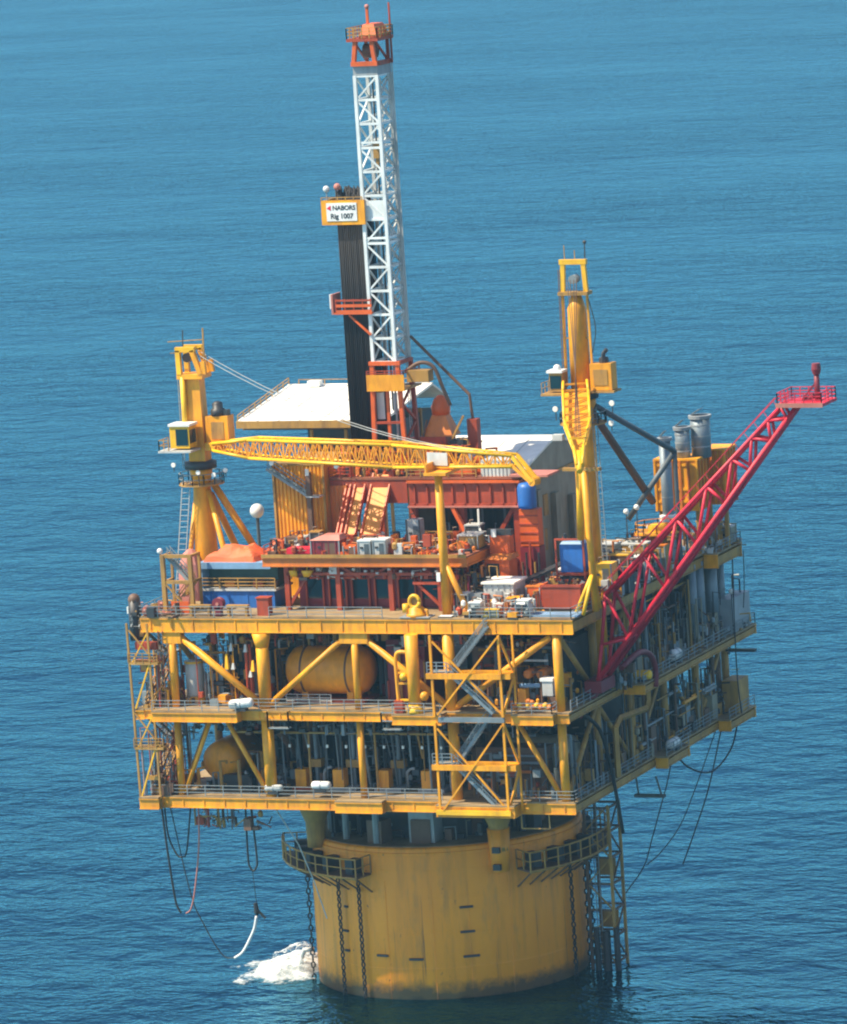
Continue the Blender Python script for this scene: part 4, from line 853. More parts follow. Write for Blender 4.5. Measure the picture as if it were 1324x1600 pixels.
for x in (-21.7, -18.6):
    for y in (-19, -16.8): obj("post", beam((x, y, ZT), (x, y, 47.4), .42 if y < -18 else .25, .42 if y < -18 else .25), TAN, tw)
for z in (44.6, 47.3):
    obj("ring_beam", beam((-21.9, -19, z), (-18.4, -19, z), .3, .35) + beam((-18.6, -19, z), (-18.6, -16.8, z), .25, .25) + beam((-21.7, -19, z), (-21.7, -16.8, z), .25, .25), TAN, tw)
obj("flight", stair((-21.4, -18.6, 47.2), (-18.9, -18.6, 44.4), .8), GRT, tw); obj("flight", stair((-18.9, -18, 44.4), (-21.4, -18, ZT), .8), TAN, tw)
obj("diagonal", beam((-21.5, -19.1, 44.4), (-18.7, -19.1, ZT), .16, .16), TAN, tw); obj("fabric", box(-21, -19, -19.2, -19.1, ZT, 42.6), RDO, tw)
one("hooded_box", lathe((-22.2, -11, 0), [(1.5, ZT), (1.5, 44), (1.35, 45.2), (.9, 46.2), (.3, 46.7)], 8), PINK, "faded red hooded capsule beside the foot of the left crane", "capsule")
t = thing("corner_post", "dark weathered post and drum at the extreme left corner of the top deck", "post", (-24.6, -20.4, 40))
obj("post", tube((-24.6, -20.4, 38.8), (-24.6, -20.4, 43.0), .7, .62, 10), DRK, t, True); obj("cap", ball((-24.6, -20.4, 43.0), .65), BRN, t, True); obj("bracket", box(-24.6, -23.6, -20.8, -20.0, 39.2, 40.8), TAN, t); obj("lamp", box(-25.3, -25.15, -20.8, -20.4, 41.6, 42.3), LMP, t)
sd_ = thing("satellite_dome", "white satellite dome on a pale stand right of the left crane pedestal", "dome", (-20.6, 3, ZT))
obj("dome", ball((-20.6, 3, 48.5), .78, 10), WHT, sd_, True); obj("stand", tube((-20.6, 3, ZT), (-20.6, 3, 47.9), .18, .2, 8), DKG, sd_)
hr = thing("hose_reel", "purple red hose reel on the top deck edge before the blue cabin", "hose reel", (-14.9, -20.8, ZT))
obj("drum", hlathe((-14.9, -21.1, 42.7), (0, 1, 0), [(.62, 0), (.62, .12), (.4, .14), (.4, .6), (.62, .62), (.62, .74)], 14), MAR, hr, True); obj("stand", box(-15.2, -14.6, -21.1, -20.4, ZT, 42.3), MAR, hr); obj("hub", tube((-14.9, -21.2, 42.7), (-14.9, -20.2, 42.7), .18), PINK, hr)
cb = one("red_cabinet", box(-10.7, -9.4, -20.6, -19.6, ZT, 43.2) + box(-10.8, -9.3, -20.7, -19.5, 43.2, 43.3), RST, "red cabinet on top deck edge between the blue cabin and pipe deck legs", "cabinet")
def bench(x, y, label):
    t = thing("pipe_stool", label, "rack", (x, y, ZT), "tan racks along the front edge")
    obj("top_bar", box(x - 1.2, x + 1.2, y - .3, y + .3, ZT + .9, ZT + 1.15), TAN, t)
    for dx in (-1, 1): obj("leg", box(x + dx - .12, x + dx + .12, y - .25, y + .25, ZT, ZT + .9), TAN, t)
bench(-17.0, -20.7, "low tan rack on the deck edge left of the purple hose reel"); bench(-12.8, -20.7, "low tan rack on the deck edge right of the purple hose reel")
vt = thing("yellow_vent", "bulbous yellow vent cowl on the front edge of the top deck", "vent", (6.9, -20.6, ZT))
obj("base", lathe((6.9, -20.6, 0), [(1.05, ZT), (1.05, ZT + .35), (.85, ZT + .4), (.8, ZT + .9), (.3, ZT + 1.2)], 14), YEL, vt, True)
obj("cowl_ring", path([(6.9 + .55 * math.cos(a_), -21.0, 43.0 + .62 * math.sin(a_)) for a_ in [2 * math.pi * i / 14 for i in range(15)]], .2, 8), YBR, vt, True); obj("cowl_throat", hlathe((6.9, -20.9, 43.0), (0, 1, 0), [(.5, 0), (.5, .5), (.3, .9)], 12), TAN, vt, True)
obj("motor", tube((5.9, -20.9, ZT + .5), (5.9, -20.9, ZT + 1.35), .38, .36, 12), YBR, vt, True); obj("side_pipe", path([(7.8, -20.7, 42.2), (8.2, -20.9, 42.1), (8.25, -20.9, ZT)], .14, 8), YEL, vt); obj("tray", box(5.4, 8.6, -21.6, -19.8, 41.41, 41.5), GRY, vt)
for x, lb in ((-7.6, "left yellow bag hanging under the pipe deck"), (-6.2, "larger yellow bag hanging right of the smaller one under pipe deck")):
    one("sling_bag", hexa([(x - .3, -17.8), (x + .3, -17.8), (x + .3, -17.3), (x - .3, -17.3)], 44.95, 45.6, [(x - .5, -17.9), (x + (.7 if x > -7 else .3), -17.9), (x + (.7 if x > -7 else .3), -17.2), (x - .5, -17.2)]) + beam((x, -17.6, 45.5), (x, -17.4, 46.1), .08, .08), YBR, lb, "bag", "yellow bags under the pipe deck", True)
# ------------------------------------------------------------------ on the pipe deck
def crate(name, c, s, mat, label, cat="box", lid=None, group=None, ribs=0):
    t = thing(name, label, cat, c, group); x, y, z = c; a, b_, h = s
    obj("body", cbox(c, s), mat, t)
    if lid: obj("lid", cbox((x, y, z + h), (a + .12, b_ + .12, .14)), lid, t)
    for i in range(ribs): q = x - a / 2 + a * (i + .5) / ribs; obj("rib", cbox((q, y - b_ / 2 - .03, z + .05), (.12, .06, h - .1)), mat, t)
    obj("skid", cbox((x, y, z - .004), (a + .1, b_ + .1, .12)), DRK, t)
    if h > .8:
        for sx in (-1, 1): obj("corner_post", cbox((x + sx * (a / 2 - .03), y - b_ / 2 - .02, z + .1), (.13, .1, h - .1)), GRT if mat is not GRY else DRK, t)
        obj("door", cbox((x + a * .18, y - b_ / 2 - .015, z + .18), (a * .36, .05, h * .72)), BRN if mat in (RST, RDO, ORG, MAR) else OLV if mat in (TAN, YEL, YBR) else DKG, t)
        obj("latch", cbox((x - a * .2, y - b_ / 2 - .05, z + h * .5), (.3, .12, .22)), DRK, t)
        obj("pipe_stub", path([(x - a * .3, y, z + h), (x - a * .3, y, z + h + .5), (x - a * .3 + .4, y, z + h + .55)], .08, 6), BRN, t)
    return t
t = crate("maroon_box", (-4.0, -16.6, CZ), (3.2, 2, 1.6), MAR, "maroon container with sloping pink lid on the pipe deck", "container", None, None, 4)
obj("sloping_lid", hexa([(-5.7, -17.7), (-2.3, -17.7), (-2.3, -15.5), (-5.7, -15.5)], CZ + 1.6, CZ + 2.1, [(-4.4, -17), (-2.6, -17), (-2.6, -15.8), (-4.4, -15.8)]), PINK, t)
crate("red_crate", (-7.2, -16.4, CZ), (2.6, 1.6, .7), RED, "low crimson crate at the left of the pipe deck", "crate")
crate("grey_tank", (.4, -17, CZ), (1.4, 1.5, 1.5), LGR, "left one of two white topped grey tanks on the pipe deck", "tank", WHT, "white topped tanks")
crate("grey_tank", (2.05, -17, CZ), (1.4, 1.5, 1.6), LGR, "right one of two white topped grey tanks on the pipe deck", "tank", WHT, "white topped tanks")
one("white_drum", lathe((3.6, -16.6, CZ), [(.4, 0), (.42, .9), (.3, 1.0)], 12), WHT, "single white drum right of the grey tanks on pipe deck", "drum")
crate("tall_cabinet", (4.0, -12.6, CZ), (1.5, 1.2, 3.0), GRY, "tall grey cabinet standing behind the tanks on pipe deck", "cabinet")
crate("orange_crate", (-1.4, -16.9, CZ), (1.3, 1.3, 1.0), RDO, "orange crate between the maroon container and the grey tanks", "crate")
t = thing("pipe_bundle", "dark bundle of pipes lying slantwise on the pipe deck right side", "pipes", (6, -15, CZ))
for i in range(7): obj("pipe", tube((3.8 + .22 * i, -17.2, CZ + .25), (7.2 + .22 * i, -11.0, CZ + .25), .13), (DRK, GRT, DRK, STK)[i % 4], t)
t = thing("orange_pipe_bundle", "orange pipes laid beside the dark bundle on the pipe deck", "pipes", (8, -15, CZ))
for i in range(6): obj("pipe", tube((6.2 + .3 * i, -17.4, CZ + .22), (9.2 + .3 * i, -12.4, CZ + .22), .14), (ORG, RDO, RST)[i % 3], t)
crate("tan_skid", (10.2, -12.6, CZ), (2.2, 2.4, 1.4), TAN, "tan pump skid at the right end of the pipe deck", "skid", LGR)
crate("dark_skid", (9.4, -9.8, CZ), (1.6, 1.4, 1.9), DRK, "dark machine with pale cover by the pipe deck railing", "machine", LGR)
crate("clutter_box", (-9.4, -13, CZ), (1.4, 1.6, 1.3), BRN, "brown box at the far left of the pipe deck by the tarpaulin", "box")
crate("wire_drum", (-7.2, -12.2, CZ), (1.1, 1.1, 1.6), DRK, "dark upright reel at the foot of yellow ribbed module", "reel", TAN)
crate("pale_box", (-8.9, -11.4, CZ), (.8, .8, 1.1), LGR, "small pale box below the yellow ribbed module", "box")
crate("rust_box", (7.6, -10.2, CZ), (1.4, 1.1, 1.2), RST, "rust red box beside the tall grey cabinet", "box")
# ------------------------------------------------------------------ right front of the top deck
wc = thing("white_container", "white roofed grey workshop container on the right front of the top deck", "container", (14.6, -16.6, ZT))
obj("body", box(13.3, 16.5, -18, -14.6, ZT, 44.3), LGR, wc); obj("roof", box(13.1, 16.7, -18.2, -14.4, 44.3, 44.5), ROOF, wc); obj("door", box(14.6, 15.3, -18.08, -18, ZT + .2, 43.6), GRY, wc)
for i in range(5): obj("rib", box(13.5 + .65 * i, 13.62 + .65 * i, -18.07, -18, 43.7, 44.2), GRY, wc)
obj("side_door", box(16.5, 16.56, -17.2, -16.2, ZT + .2, 43.6), OLV, wc)
crate("grey_unit", (12.2, -17.4, ZT), (2.0, 1.8, 2.0), GRY, "grey machinery unit touching the left of the white roofed container", "unit", None)
crate("flat_lid_box", (11.2, -18.6, ZT), (1.2, 1.0, 2.0), GRY, "slim grey box with pale lid right of the boom rest post", "box", WHT)
crate("white_topped_box", (13.3, -20.2, ZT), (1.2, 1.0, 1.4), LGR, "small box with white lid before the white roofed container", "box", WHT)
crate("low_white_pad", (10.2, -20.8, ZT), (1.4, .8, .15), WHT, "low white pad on the deck edge at the boom rest foot", "pad")
crate("orange_rack", (18.0, -15.6, ZT), (1.5, 1.6, 2.3), RDO, "bright orange rack left of the large rust red skip", "rack", ORG)
crate("orange_winch", (16.9, -18.8, ZT), (1.3, 1.2, 1.6), ORG, "small orange winch between container and skip", "winch", YEL)
crate("pale_pump", (18.4, -20.0, ZT), (1.3, 1.1, 1.6), LGR, "pale grey pump before the left end of skip", "pump", WHT)
crate("red_pump", (17.2, -20.4, ZT), (1.2, .9, .9), RDO, "small red pump left of the pale grey pump", "pump")
crate("yellow_locker", (15.2, -20.9, ZT), (1.8, 1.0, .9), YBR, "bright yellow locker on the front deck edge", "locker")
crate("tan_locker", (17.6, -21.2, ZT), (1.0, .7, .6), YEL, "low yellow locker right of the bright yellow one", "locker")
one("white_bottle", lathe((14.9, -19.3, ZT), [(.35, 0), (.35, 1.3), (.15, 1.6)], 10), WHT, "white gas bottle beside the white lidded box", "bottle")
sk = thing("skip", "large open rust red skip filled with scrap at the right front", "skip", (21, -15.6, ZT))
for b_, m_ in ((box(19.2, 23.4, -17.2, -17.05, ZT + .2, 44.1), RST), (box(19.2, 19.35, -17.05, -14, ZT + .2, 44.1), RDO), (box(23.25, 23.4, -17.05, -14, ZT + .2, 44.1), RST), (box(19.35, 23.25, -14.15, -14, ZT + .2, 44.1), RST)): obj("wall", b_, m_, sk)  # left wall's brighter red is sunlight put into the colour
obj("floor", box(19.2, 23.4, -17.2, -14, ZT + .1, ZT + .25), DRK, sk); obj("lip", box(19.1, 23.5, -17.3, -17.2, 43.85, 44.1), RST, sk)
random.seed(5)
for i in range(26):
    x, y = random.uniform(19.7, 22.9), random.uniform(-16.7, -14.4); obj("scrap", beam((x, y, 43), (x + random.uniform(-.9, .9), y + random.uniform(-.6, .6), 43.6 + random.uniform(.1, .9)), random.uniform(.1, .5), random.uniform(.1, .4)), random.choice((DRK, GRT, BRN, TAN, DRK)), sk)
one("grey_sheet", box(19.0, 24.2, -20.6, -18.2, ZT + .01, ZT + .16), LBL, "pale blue grey sheet on the deck before the rust red skip", "sheet")
bt = thing("blue_tank", "bright blue tank in a red frame left of the right crane's pedestal", "tank", (21.1, -14, ZT))
obj("tank", box(19.9, 22.3, -13.2, -11.4, 44.7, 47.5), BLU, bt); obj("shoulder", hexa([(19.9, -13.2), (22.3, -13.2), (22.3, -11.4), (19.9, -11.4)], 47.5, 47.8, [(20.1, -13), (22.1, -13), (22.1, -11.6), (20.1, -11.6)]), LBL, bt); obj("nozzle", tube((20.2, -12.3, 47.8), (20.2, -12.3, 48.5), .2), DRK, bt)
for x in (19.6, 22.6):
    for y in (-13.5, -11.2): obj("frame_post", beam((x, y, ZT), (x, y, 48.0), .18, .18), RST, bt)
obj("frame_beam", beam((19.5, -13.5, 48.1), (22.7, -13.5, 48.1), .18, .18), RST, bt); obj("shelf", box(19.5, 22.7, -13.5, -11.2, 44.4, 44.65), RST, bt); obj("lower_box", box(19.8, 22.4, -13.3, -11.4, ZT, 44.2), DRK, bt)
vt2 = thing("standing_blue_tank", "upright blue tank on an orange red tower at the drill floor's right end", "tank", (14.6, -8, ZT))
obj("shell", lathe((14.9, -8.6, 0), [(.5, 50.5), (.95, 50.6), (.98, 51), (.98, 52.7), (.8, 53.1), (.3, 53.2)], 16), BLU, vt2, True); obj("tower", box(13.9, 15.9, -8.6, -7.2, 46.6, 50.4), RDO, vt2); obj("base", box(13.8, 15.9, -8.6, -7.0, ZT, 46.5), MAR, vt2)
for k in range(4): obj("tower_rib", box(13.85, 15.95, -8.68, -8.6, 47 + k * .9, 47.15 + k * .9), RST, vt2)
for k in range(5): obj("tower_pipe", tube((14.1 + .45 * k, -8.9, ZT), (14.1 + .45 * k, -8.9, 45 + k % 3), .12), (BRN, DRK, RST, TAN, DRK)[k], vt2)
vv = thing("valve_house", "orange red valve block with bright slanted roof under the drill floor edge", "machinery", (13.2, -12.6, ZT))
obj("block", box(11.7, 14.4, -13.4, -11.2, 43.6, 46.0), RDO, vv); obj("roof", hexa([(11.6, -13.6), (14.6, -13.6), (14.6, -11), (11.6, -11)], 46.0, 46.5, [(12.4, -12.6), (14.5, -12.6), (14.5, -11.2), (12.4, -11.2)]), ORG, vv); obj("recess_shade", box(12.0, 13.3, -13.46, -13.4, 44.2, 45.6), DRK, vv)  # dark plate on the front face paints the shade of a hollow
obj("upper_block", box(12.0, 14.2, -12.4, -11.2, 46.5, 48.3), RDO, vv); obj("top_gear", box(11.6, 14.3, -12.2, -11.4, 48.3, 48.9), DRK, vv); obj("lamp", box(12.3, 12.8, -12.6, -12.4, 48.2, 49.0), LMP, vv); obj("base", box(11.9, 14.2, -13.2, -11.4, ZT, 43.6), RST, vv)
obj("hose", path(smooth([(9.6, -9, 50.5), (10.2, -10.4, 48.8), (11.2, -11.6, 48.0), (11.6, -11.8, 47.7)], 5), .12, 6), LGR, vv)
one("slanted_gangway", beam((15.0, -13.4, 43.4), (19.2, -6.0, 45.2), 1.0, .25), DRK, "dark slanted gangway right of the orange valve block", "gangway")
crate("brown_compressor", (10.0, -15.0, ZT), (2.0, 1.6, 2.6), BRN, "brown compressor hidden under the right end of pipe deck", "compressor", RST)
crate("yellow_hoist", (11.4, -14.6, ZT), (.9, .9, 3.4), YEL, "narrow yellow hoist left of the orange valve block", "hoist")
crate("dark_generator", (17.0, -12.0, ZT), (2.4, 2.0, 1.8), DRK, "dark generator between container and blue tank", "generator", PINK)
crate("grey_generator", (19.4, -9.6, ZT), (2.0, 1.6, 3.0), GRY, "grey generator behind the blue tank", "generator", WHT)
crate("yellow_box", (24.0, -11.4, 43.0), (2.0, 1.8, 2.4), YBR, "bright yellow box just right of the right crane's pedestal", "box", None, None, 0)
crate("tan_box_pedestal", (22.9, -15.4, ZT), (1.0, .8, 1.4), TAN, "tan box beside the splayed boom stand", "box")
# right rear clutter
spec = [((24, -6, ZT), (1.6, 1.6, 2.4), DRK, TAN, "dark tank with tan lid behind bright yellow box", "tank"), ((22.6, -3, ZT), (2.2, 1.8, 3.4), BRN, YBR, "brown unit with yellow lid behind right crane", "unit"), ((24, -1, ZT), (1.4, 1.4, 2.8), LGR, WHT, "pale unit with white lid near flare boom root", "unit"),
        ((22.2, 2.6, ZT), (2.6, 2.0, 3.6), TAN, LGR, "large tan unit halfway along the right deck edge", "unit"), ((24, 5.4, ZT), (1.4, 1.8, 3.0), TAN, ORG, "tan unit with orange lid right of the large tan unit", "unit"), ((20.2, 0, ZT), (2.0, 2.0, 4.0), OLV, LGR, "olive unit behind the right crane's braces", "unit"),
        ((22, 11, ZT), (3.0, 2.4, 2.6), GRY, TAN, "grey module before the exhaust stacks", "module"), ((23.4, 23, ZT), (1.8, 2.0, 2.6), TAN, GRY, "tan module on the far right back corner of top deck", "module"), ((24.6, 24.6, ZT), (1.2, 1.6, 1.8), OLV, LGR, "olive box on the rounded back balcony", "box")]
for c, s, m1, m2, lb, ct in spec: crate("deck_unit", c, s, m1, lb, ct, m2)
tr = thing("pipe_manifold", "maze of tan pipes between the right crane and exhaust stacks", "pipes", (22, 4, ZT))
random.seed(21)
for i in range(34):
    x, y = random.uniform(19.5, 24.4), random.uniform(-6, 14); h = random.uniform(1.2, 4.6)
    obj("standpipe", path([(x, y, ZT), (x, y, ZT + h), (x + random.choice((-1, 1)) * random.uniform(.4, 1.2), y, ZT + h)], random.uniform(.08, .2), 6), random.choice((TAN, YEL, LGR, BRN, STK, GRT, ORG)), tr)
rg = thing("ring_platform", "yellow round railed platform behind the flare boom", "platform", (22.5, 8, ZT))
obj("floor", lathe((23.0, 7.2, 0), [(2.4, 45.4), (2.4, 45.6)], 20), YEL, rg); obj("stem", tube((23, 7.2, ZT), (23, 7.2, 45.4), .9), TAN, rg); obj("railing", rail([pol(2.35, a, 45.6) + V(23, 7.2, 0) for a in range(0, 360, 36)], .9, 1.4, .05, 1, True), YEL, rg); obj("hub", lathe((23, 7.2, 0), [(1.0, 45.6), (1.0, 46.2), (.6, 46.4)], 14), YBR, rg)
# exhaust stacks
def stack(x, y, z0, z1, r, label, cap):
    t = thing("exhaust_stack", label, "exhaust stack", (x, y, z0), "grey exhaust stacks")
    obj("tube", tube((x, y, z0), (x, y, z1), r, None, 20), STK, t, True); obj("rim", lathe((x, y, 0), [(r + .16, z1 - .35), (r + .2, z1), (r - .1, z1 + .02), (r - .12, z1 - .3)], 20, False), GRY, t)
    for k in range(3): z = z0 + (z1 - z0) * (k + 1) / 4; obj("band", lathe((x, y, 0), [(r + .03, z), (r + .03, z + .15)], 20, False), GRY, t)
    obj("bore_shade", lathe((x, y, 0), [(r - .15, z1 + .01), (r - .15, z1 + .03)], 16), DRK, t); obj("rain_flap", beam((x - r * .8, y, z1 + .1), (x + r * .2, y, z1 + .7), r * 1.2, .08), STK, t)  # dark disc on the closed tube paints the shaded hollow
    if cap: obj("white_collar", lathe((x, y, 0), [(r + .35, 45.3), (r + .35, 45.9), (r, 46.0)], 20), WHT, t)
stack(21.3, 15.5, ZT, 54.2, .62, "slim grey exhaust stack with white collar, leftmost of three", True)
stack(22.2, 18.6, 51.4, 54.9, .78, "middle grey exhaust stack over the yellow enclosure", False)
stack(23.7, 20.2, 51.4, 55.9, 1.05, "fattest grey exhaust stack, rightmost of three", False)
def encl(xa, xb, ya, yb, za, zb, label):
    t = thing("turbine_enclosure", label, "enclosure", ((xa + xb) / 2, ya, za), "yellow turbine enclosures")
    obj("body", box(xa, xb, ya, yb, za, zb), YEL, t)
    n = 5
    for i in range(n + 1): x = xa + (xb - xa) * i / n; obj("rib", box(x - .12, x + .12, ya - .18, ya, za, zb), YEL if i in (0, n) else ORG, t)
    for z in (za + .9, za + 2.2, zb - .6): obj("band", box(xa, xb, ya - .1, ya - .002, z, z + .3), YEL, t)
    for i in range(4): y = ya + (yb - ya) * (i + .5) / 4; obj("rib", box(xb, xb + .18, y - .12, y + .12, za, zb), ORG, t)
    obj("roof", box(xa - .15, xb + .15, ya - .15, yb, zb, zb + .2), YEL, t)
    for x in (xa + .3, xb - .3): obj("leg", box(x - .2, x + .2, ya + .3, ya + .7, ZT, za), TAN, t)
encl(19.3, 24.0, 17.6, 21.5, 46.0, 51.4, "left yellow ribbed turbine enclosure below the grey stacks"); encl(23.2, 25.6, 22, 25.5, 46.0, 51.8, "right yellow ribbed turbine enclosure, partly behind the flare boom")

# ------------------------------------------------------------------ middle storey
tk = thing("orange_tank", "big horizontal orange tank behind the front braces of the middle deck", "tank", (-4.6, -17, ZM))
obj("shell", hlathe((-9.4, -16.4, 35.1), (1, 0, 0), [(.3, 0), (1.6, .25), (2.25, .8), (2.5, 1.5), (2.5, 7.9), (2.25, 8.6), (1.6, 9.15), (.3, 9.4)], 28), TNK, tk, True)
for x in (-7.2, -2.2): obj("saddle", box(x - .35, x + .35, -17.8, -15, ZM, 33.2), TNK, tk); obj("strap", hlathe((x - .1, -16.4, 35.1), (1, 0, 0), [(2.54, 0), (2.54, .2)], 28), BRN, tk)
for x in (-7, -4, -1.6): obj("nozzle", tube((x, -16.4, 37.5), (x, -16.4, 39.4), .16), TAN, tk)
obj("skid", box(-9, -.4, -18.4, -14.4, ZM, ZM + .35), RST, tk); obj("rail", rail([(-9, -18.6, ZM), (-4, -18.6, ZM)], 1, 1.4, .05), LGR, tk)
ve = thing("grey_vessel", "upright pale grey vessel on orange base at the left of the middle deck", "vessel", (-19.3, -18.4, ZM))
obj("shell", lathe((-19.2, -18.5, 0), [(.3, 36.5), (.8, 36.3), (.95, 35.9), (.95, 33), (.95, 32.6)][::-1], 18), LGR, ve, True); obj("base", lathe((-19.0, -18.5, 0), [(1.3, ZM), (1.3, 32.4), (.95, 32.7)], 16), YEL, ve); obj("side_base", box(-17.6, -14.6, -18.8, -17.4, ZM, 32.7), YEL, ve); obj("collar", lathe((-19.2, -18.5, 0), [(1.0, 36.1), (1.0, 36.3)], 18), YBR, ve)
obj("pump", box(-17.8, -16.0, -18.6, -17.2, 33, 35.0), STK, ve); obj("valve", tube((-17.5, -18.8, 34.0), (-15.8, -18.8, 34.0), .3), DRK, ve); obj("top_pipe", path([(-19.2, -18.5, 36.5), (-19.2, -18.5, 37.1), (-15.6, -18.5, 37.2), (-15.2, -18.5, 34.5)], .15, 6), TAN, ve)
pv = thing("front_riser", "thick yellow standing pipe with side loop on the small front balcony", "pipe", (6.9, -22.5, ZM))
obj("riser", tube((6.9, -22.5, ZM + .2), (6.9, -22.5, 39.9), .62, .68, 16), YEL, pv, True); obj("foot", lathe((6.9, -22.5, 0), [(.95, ZM), (.9, ZM + .3), (.6, ZM + .9)], 14), YBR, pv, True)
obj("loop_pipe", path(smooth([(5.2, -22.6, ZM), (5.1, -22.6, 36), (5.15, -22.6, 37.6), (5.5, -22.6, 38.1), (6.4, -22.6, 38.1)], 4), .2, 8), YEL, pv, True)
for z in (33.2, 34.9, 36.0): obj("rung", beam((5.1, -22.6, z), (6.8, -22.6, z), .2, .2), YBR if z < 34 else YEL, pv)
obj("valve", ball((5.9, -22.7, 35.6), .42), YBR, pv, True); obj("wheel", ball((7.9, -22.4, 33.6), .5), YEL, pv, True); obj("red_box", box(4.8, 5.7, -23, -22.3, ZM, 33.2), RST, pv)
def module(name, xa, xb, ya, yb, za, zb, mat, label, cat="module", seed=1, pipes=10, pm=(TAN, GRT, BRN, YEL, STK)):
    t = thing(name, label, cat, ((xa + xb) / 2, (ya + yb) / 2, za)); random.seed(seed)
    obj("body", box(xa, xb, ya, yb, za, zb), mat, t)
    for i in range(pipes):
        x = random.uniform(xa, xb); z = random.uniform(za + .4, zb - .2); r = random.uniform(.07, .2)
        if i % 3: obj("pipe", path([(x, ya - .3, za), (x, ya - .3, z), (x, ya + .1, z)], r, 6), random.choice(pm), t)
        else: x2 = random.uniform(xa, xb); obj("pipe", tube((min(x, x2), ya - .35, z), (max(x, x2) + .5, ya - .35, z), r), random.choice(pm), t)
    for i in range(pipes // 2):
        x = random.uniform(xa, xb - .8); z = random.uniform(za, zb - 1); obj("fitting", box(x, x + random.uniform(.3, .9), ya - .5, ya, z, z + random.uniform(.3, .9)), random.choice(pm + (LGR, RST)), t)
    return t
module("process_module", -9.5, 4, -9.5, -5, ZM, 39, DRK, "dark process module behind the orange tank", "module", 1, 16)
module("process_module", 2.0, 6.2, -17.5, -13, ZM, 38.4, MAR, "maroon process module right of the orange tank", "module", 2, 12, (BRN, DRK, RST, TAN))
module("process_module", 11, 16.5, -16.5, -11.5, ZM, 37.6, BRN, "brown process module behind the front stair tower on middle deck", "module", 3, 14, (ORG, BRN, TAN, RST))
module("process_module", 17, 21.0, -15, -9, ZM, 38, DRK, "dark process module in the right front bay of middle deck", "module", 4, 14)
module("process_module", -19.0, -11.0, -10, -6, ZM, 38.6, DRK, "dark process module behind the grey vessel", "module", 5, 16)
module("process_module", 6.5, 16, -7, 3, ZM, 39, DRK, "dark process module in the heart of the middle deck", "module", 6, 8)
t = thing("exchanger_skid", "pale blue pipe and orange exchanger skid in the right front bay of middle deck", "skid", (19.5, -19, ZM))
obj("header", tube((17.2, -19.5, 34.2), (20.8, -19.5, 34.2), .22), LBL, t); obj("header", tube((17.0, -18.6, 36.6), (20, -18.6, 36.6), .12), LGR, t)
for x in (18, 19.4): obj("exchanger", hlathe((x, -19.4, 35.3), (0, 1, 0), [(.3, 0), (.48, .1), (.48, 2.4)], 12), ORG, t, True)
obj("fan_box", box(20.1, 21.2, -20.8, -19.6, 33.4, 34.9), LGR, t); obj("fan_lid", box(19.9, 21.3, -20.9, -19.5, 34.9, 35.2), WHT, t)
for i in range(9): obj("valve", ball((17.6 + .46 * i, -22.1, 32.5 + .2 * (i % 2)), .3), YBR if i % 2 else ORG, t, True)
# ------------------------------------------------------------------ lower storey
for i, x in enumerate((-8.3, -4.1, .9, 5.7)):
    lb = ("yellow pump leftmost of four on the lower deck", "yellow pump second from left of four on lower deck", "yellow pump third from left of four on lower deck", "yellow pump rightmost of four, beside the front stair tower")[i]
    t = thing("deck_pump", lb, "pump", (x, -17.2, ZL), "yellow pumps on the lower deck")
    obj("motor_box", box(x - .6, x + .6, -17.9, -16.7, ZL + .35, 24.9), YEL, t); obj("head", box(x + .4, x + 1.8, -16.6, -15.6, 24.9, 25.7), TAN, t); obj("base", box(x - .9, x + 2, -18.2, -15.4, ZL, ZL + .35), RST if i == 0 else GRY, t)
    obj("discharge", path([(x + 1.1, -16.1, ZL + .3), (x + 1.1, -16.1, 30.6)], .22, 8), STK, t); obj("elbow", path(smooth([(x + 2.3, -17, ZL), (x + 2.3, -17, 24.4), (x + 2.7, -17, 24.9), (x + 3.2, -17, 25)], 4), .14, 6), GRY, t)
t = thing("cable_header", "long thin pipe header with drops along the front of the lower storey", "pipes", (-2, -18.5, 28.8))
obj("header", beam((-15.5, -18.6, 28.9), (9.5, -18.6, 28.9), .25, .2), TAN, t)
random.seed(9)
for i in range(24): x = -10 + i * .82 + random.uniform(-.3, .3); obj("drop_pipe", tube((x, -18.3 + random.uniform(-.3, 2), random.choice((ZL, 24, 26))), (x, -18.3, 30.6), random.choice((.06, .08, .13))), random.choice((STK, GRT, DKG, DKG, TAN)), t)
for i in range(9): x = -9 + i * 2.1; obj("lamp", box(x, x + .22, -18.9, -18.7, 27.4, 27.7), LMP, t)
t = thing("lower_tank", "yellow tank end seen between braces at the left of the lower deck", "tank", (-17.6, -15, ZL))
obj("shell", hlathe((-17.7, -17.6, 25.4), (0, 1, 0), [(.3, 0), (1.4, .25), (2.0, .8), (2.1, 1.4), (2.1, 7)], 24), TNK, t, True); obj("cradle", box(-19, -16.4, -16.4, -12, ZL, 24), GRY, t); obj("pipe", path([(-19.8, -18, ZL), (-19.8, -18, 24.8), (-19, -18.2, 25)], .18, 6), YEL, t)
obj("dark_skid", box(-17.0, -14.0, -18.0, -16.4, ZL, 24.2), DRK, t)
t = thing("lower_tank", "dull olive vessel end at the right front corner of lower deck", "tank", (21, -14, ZL))
obj("shell", hlathe((21.4, -14.5, 26.2), (-1, 0, 0), [(.3, 0), (1.3, .3), (1.9, .9), (2.0, 1.5), (2.0, 8)], 24), OLV, t, True); obj("cradle", box(17, 21.6, -15.6, -13.4, ZL, 24.4), TAN, t)
module("utility_module", -10, 10, -8, 2, ZL, 30, DRK, "dark utility module in the middle of the lower deck", "module", 12, 16, (STK, GRT, BRN, DRK))
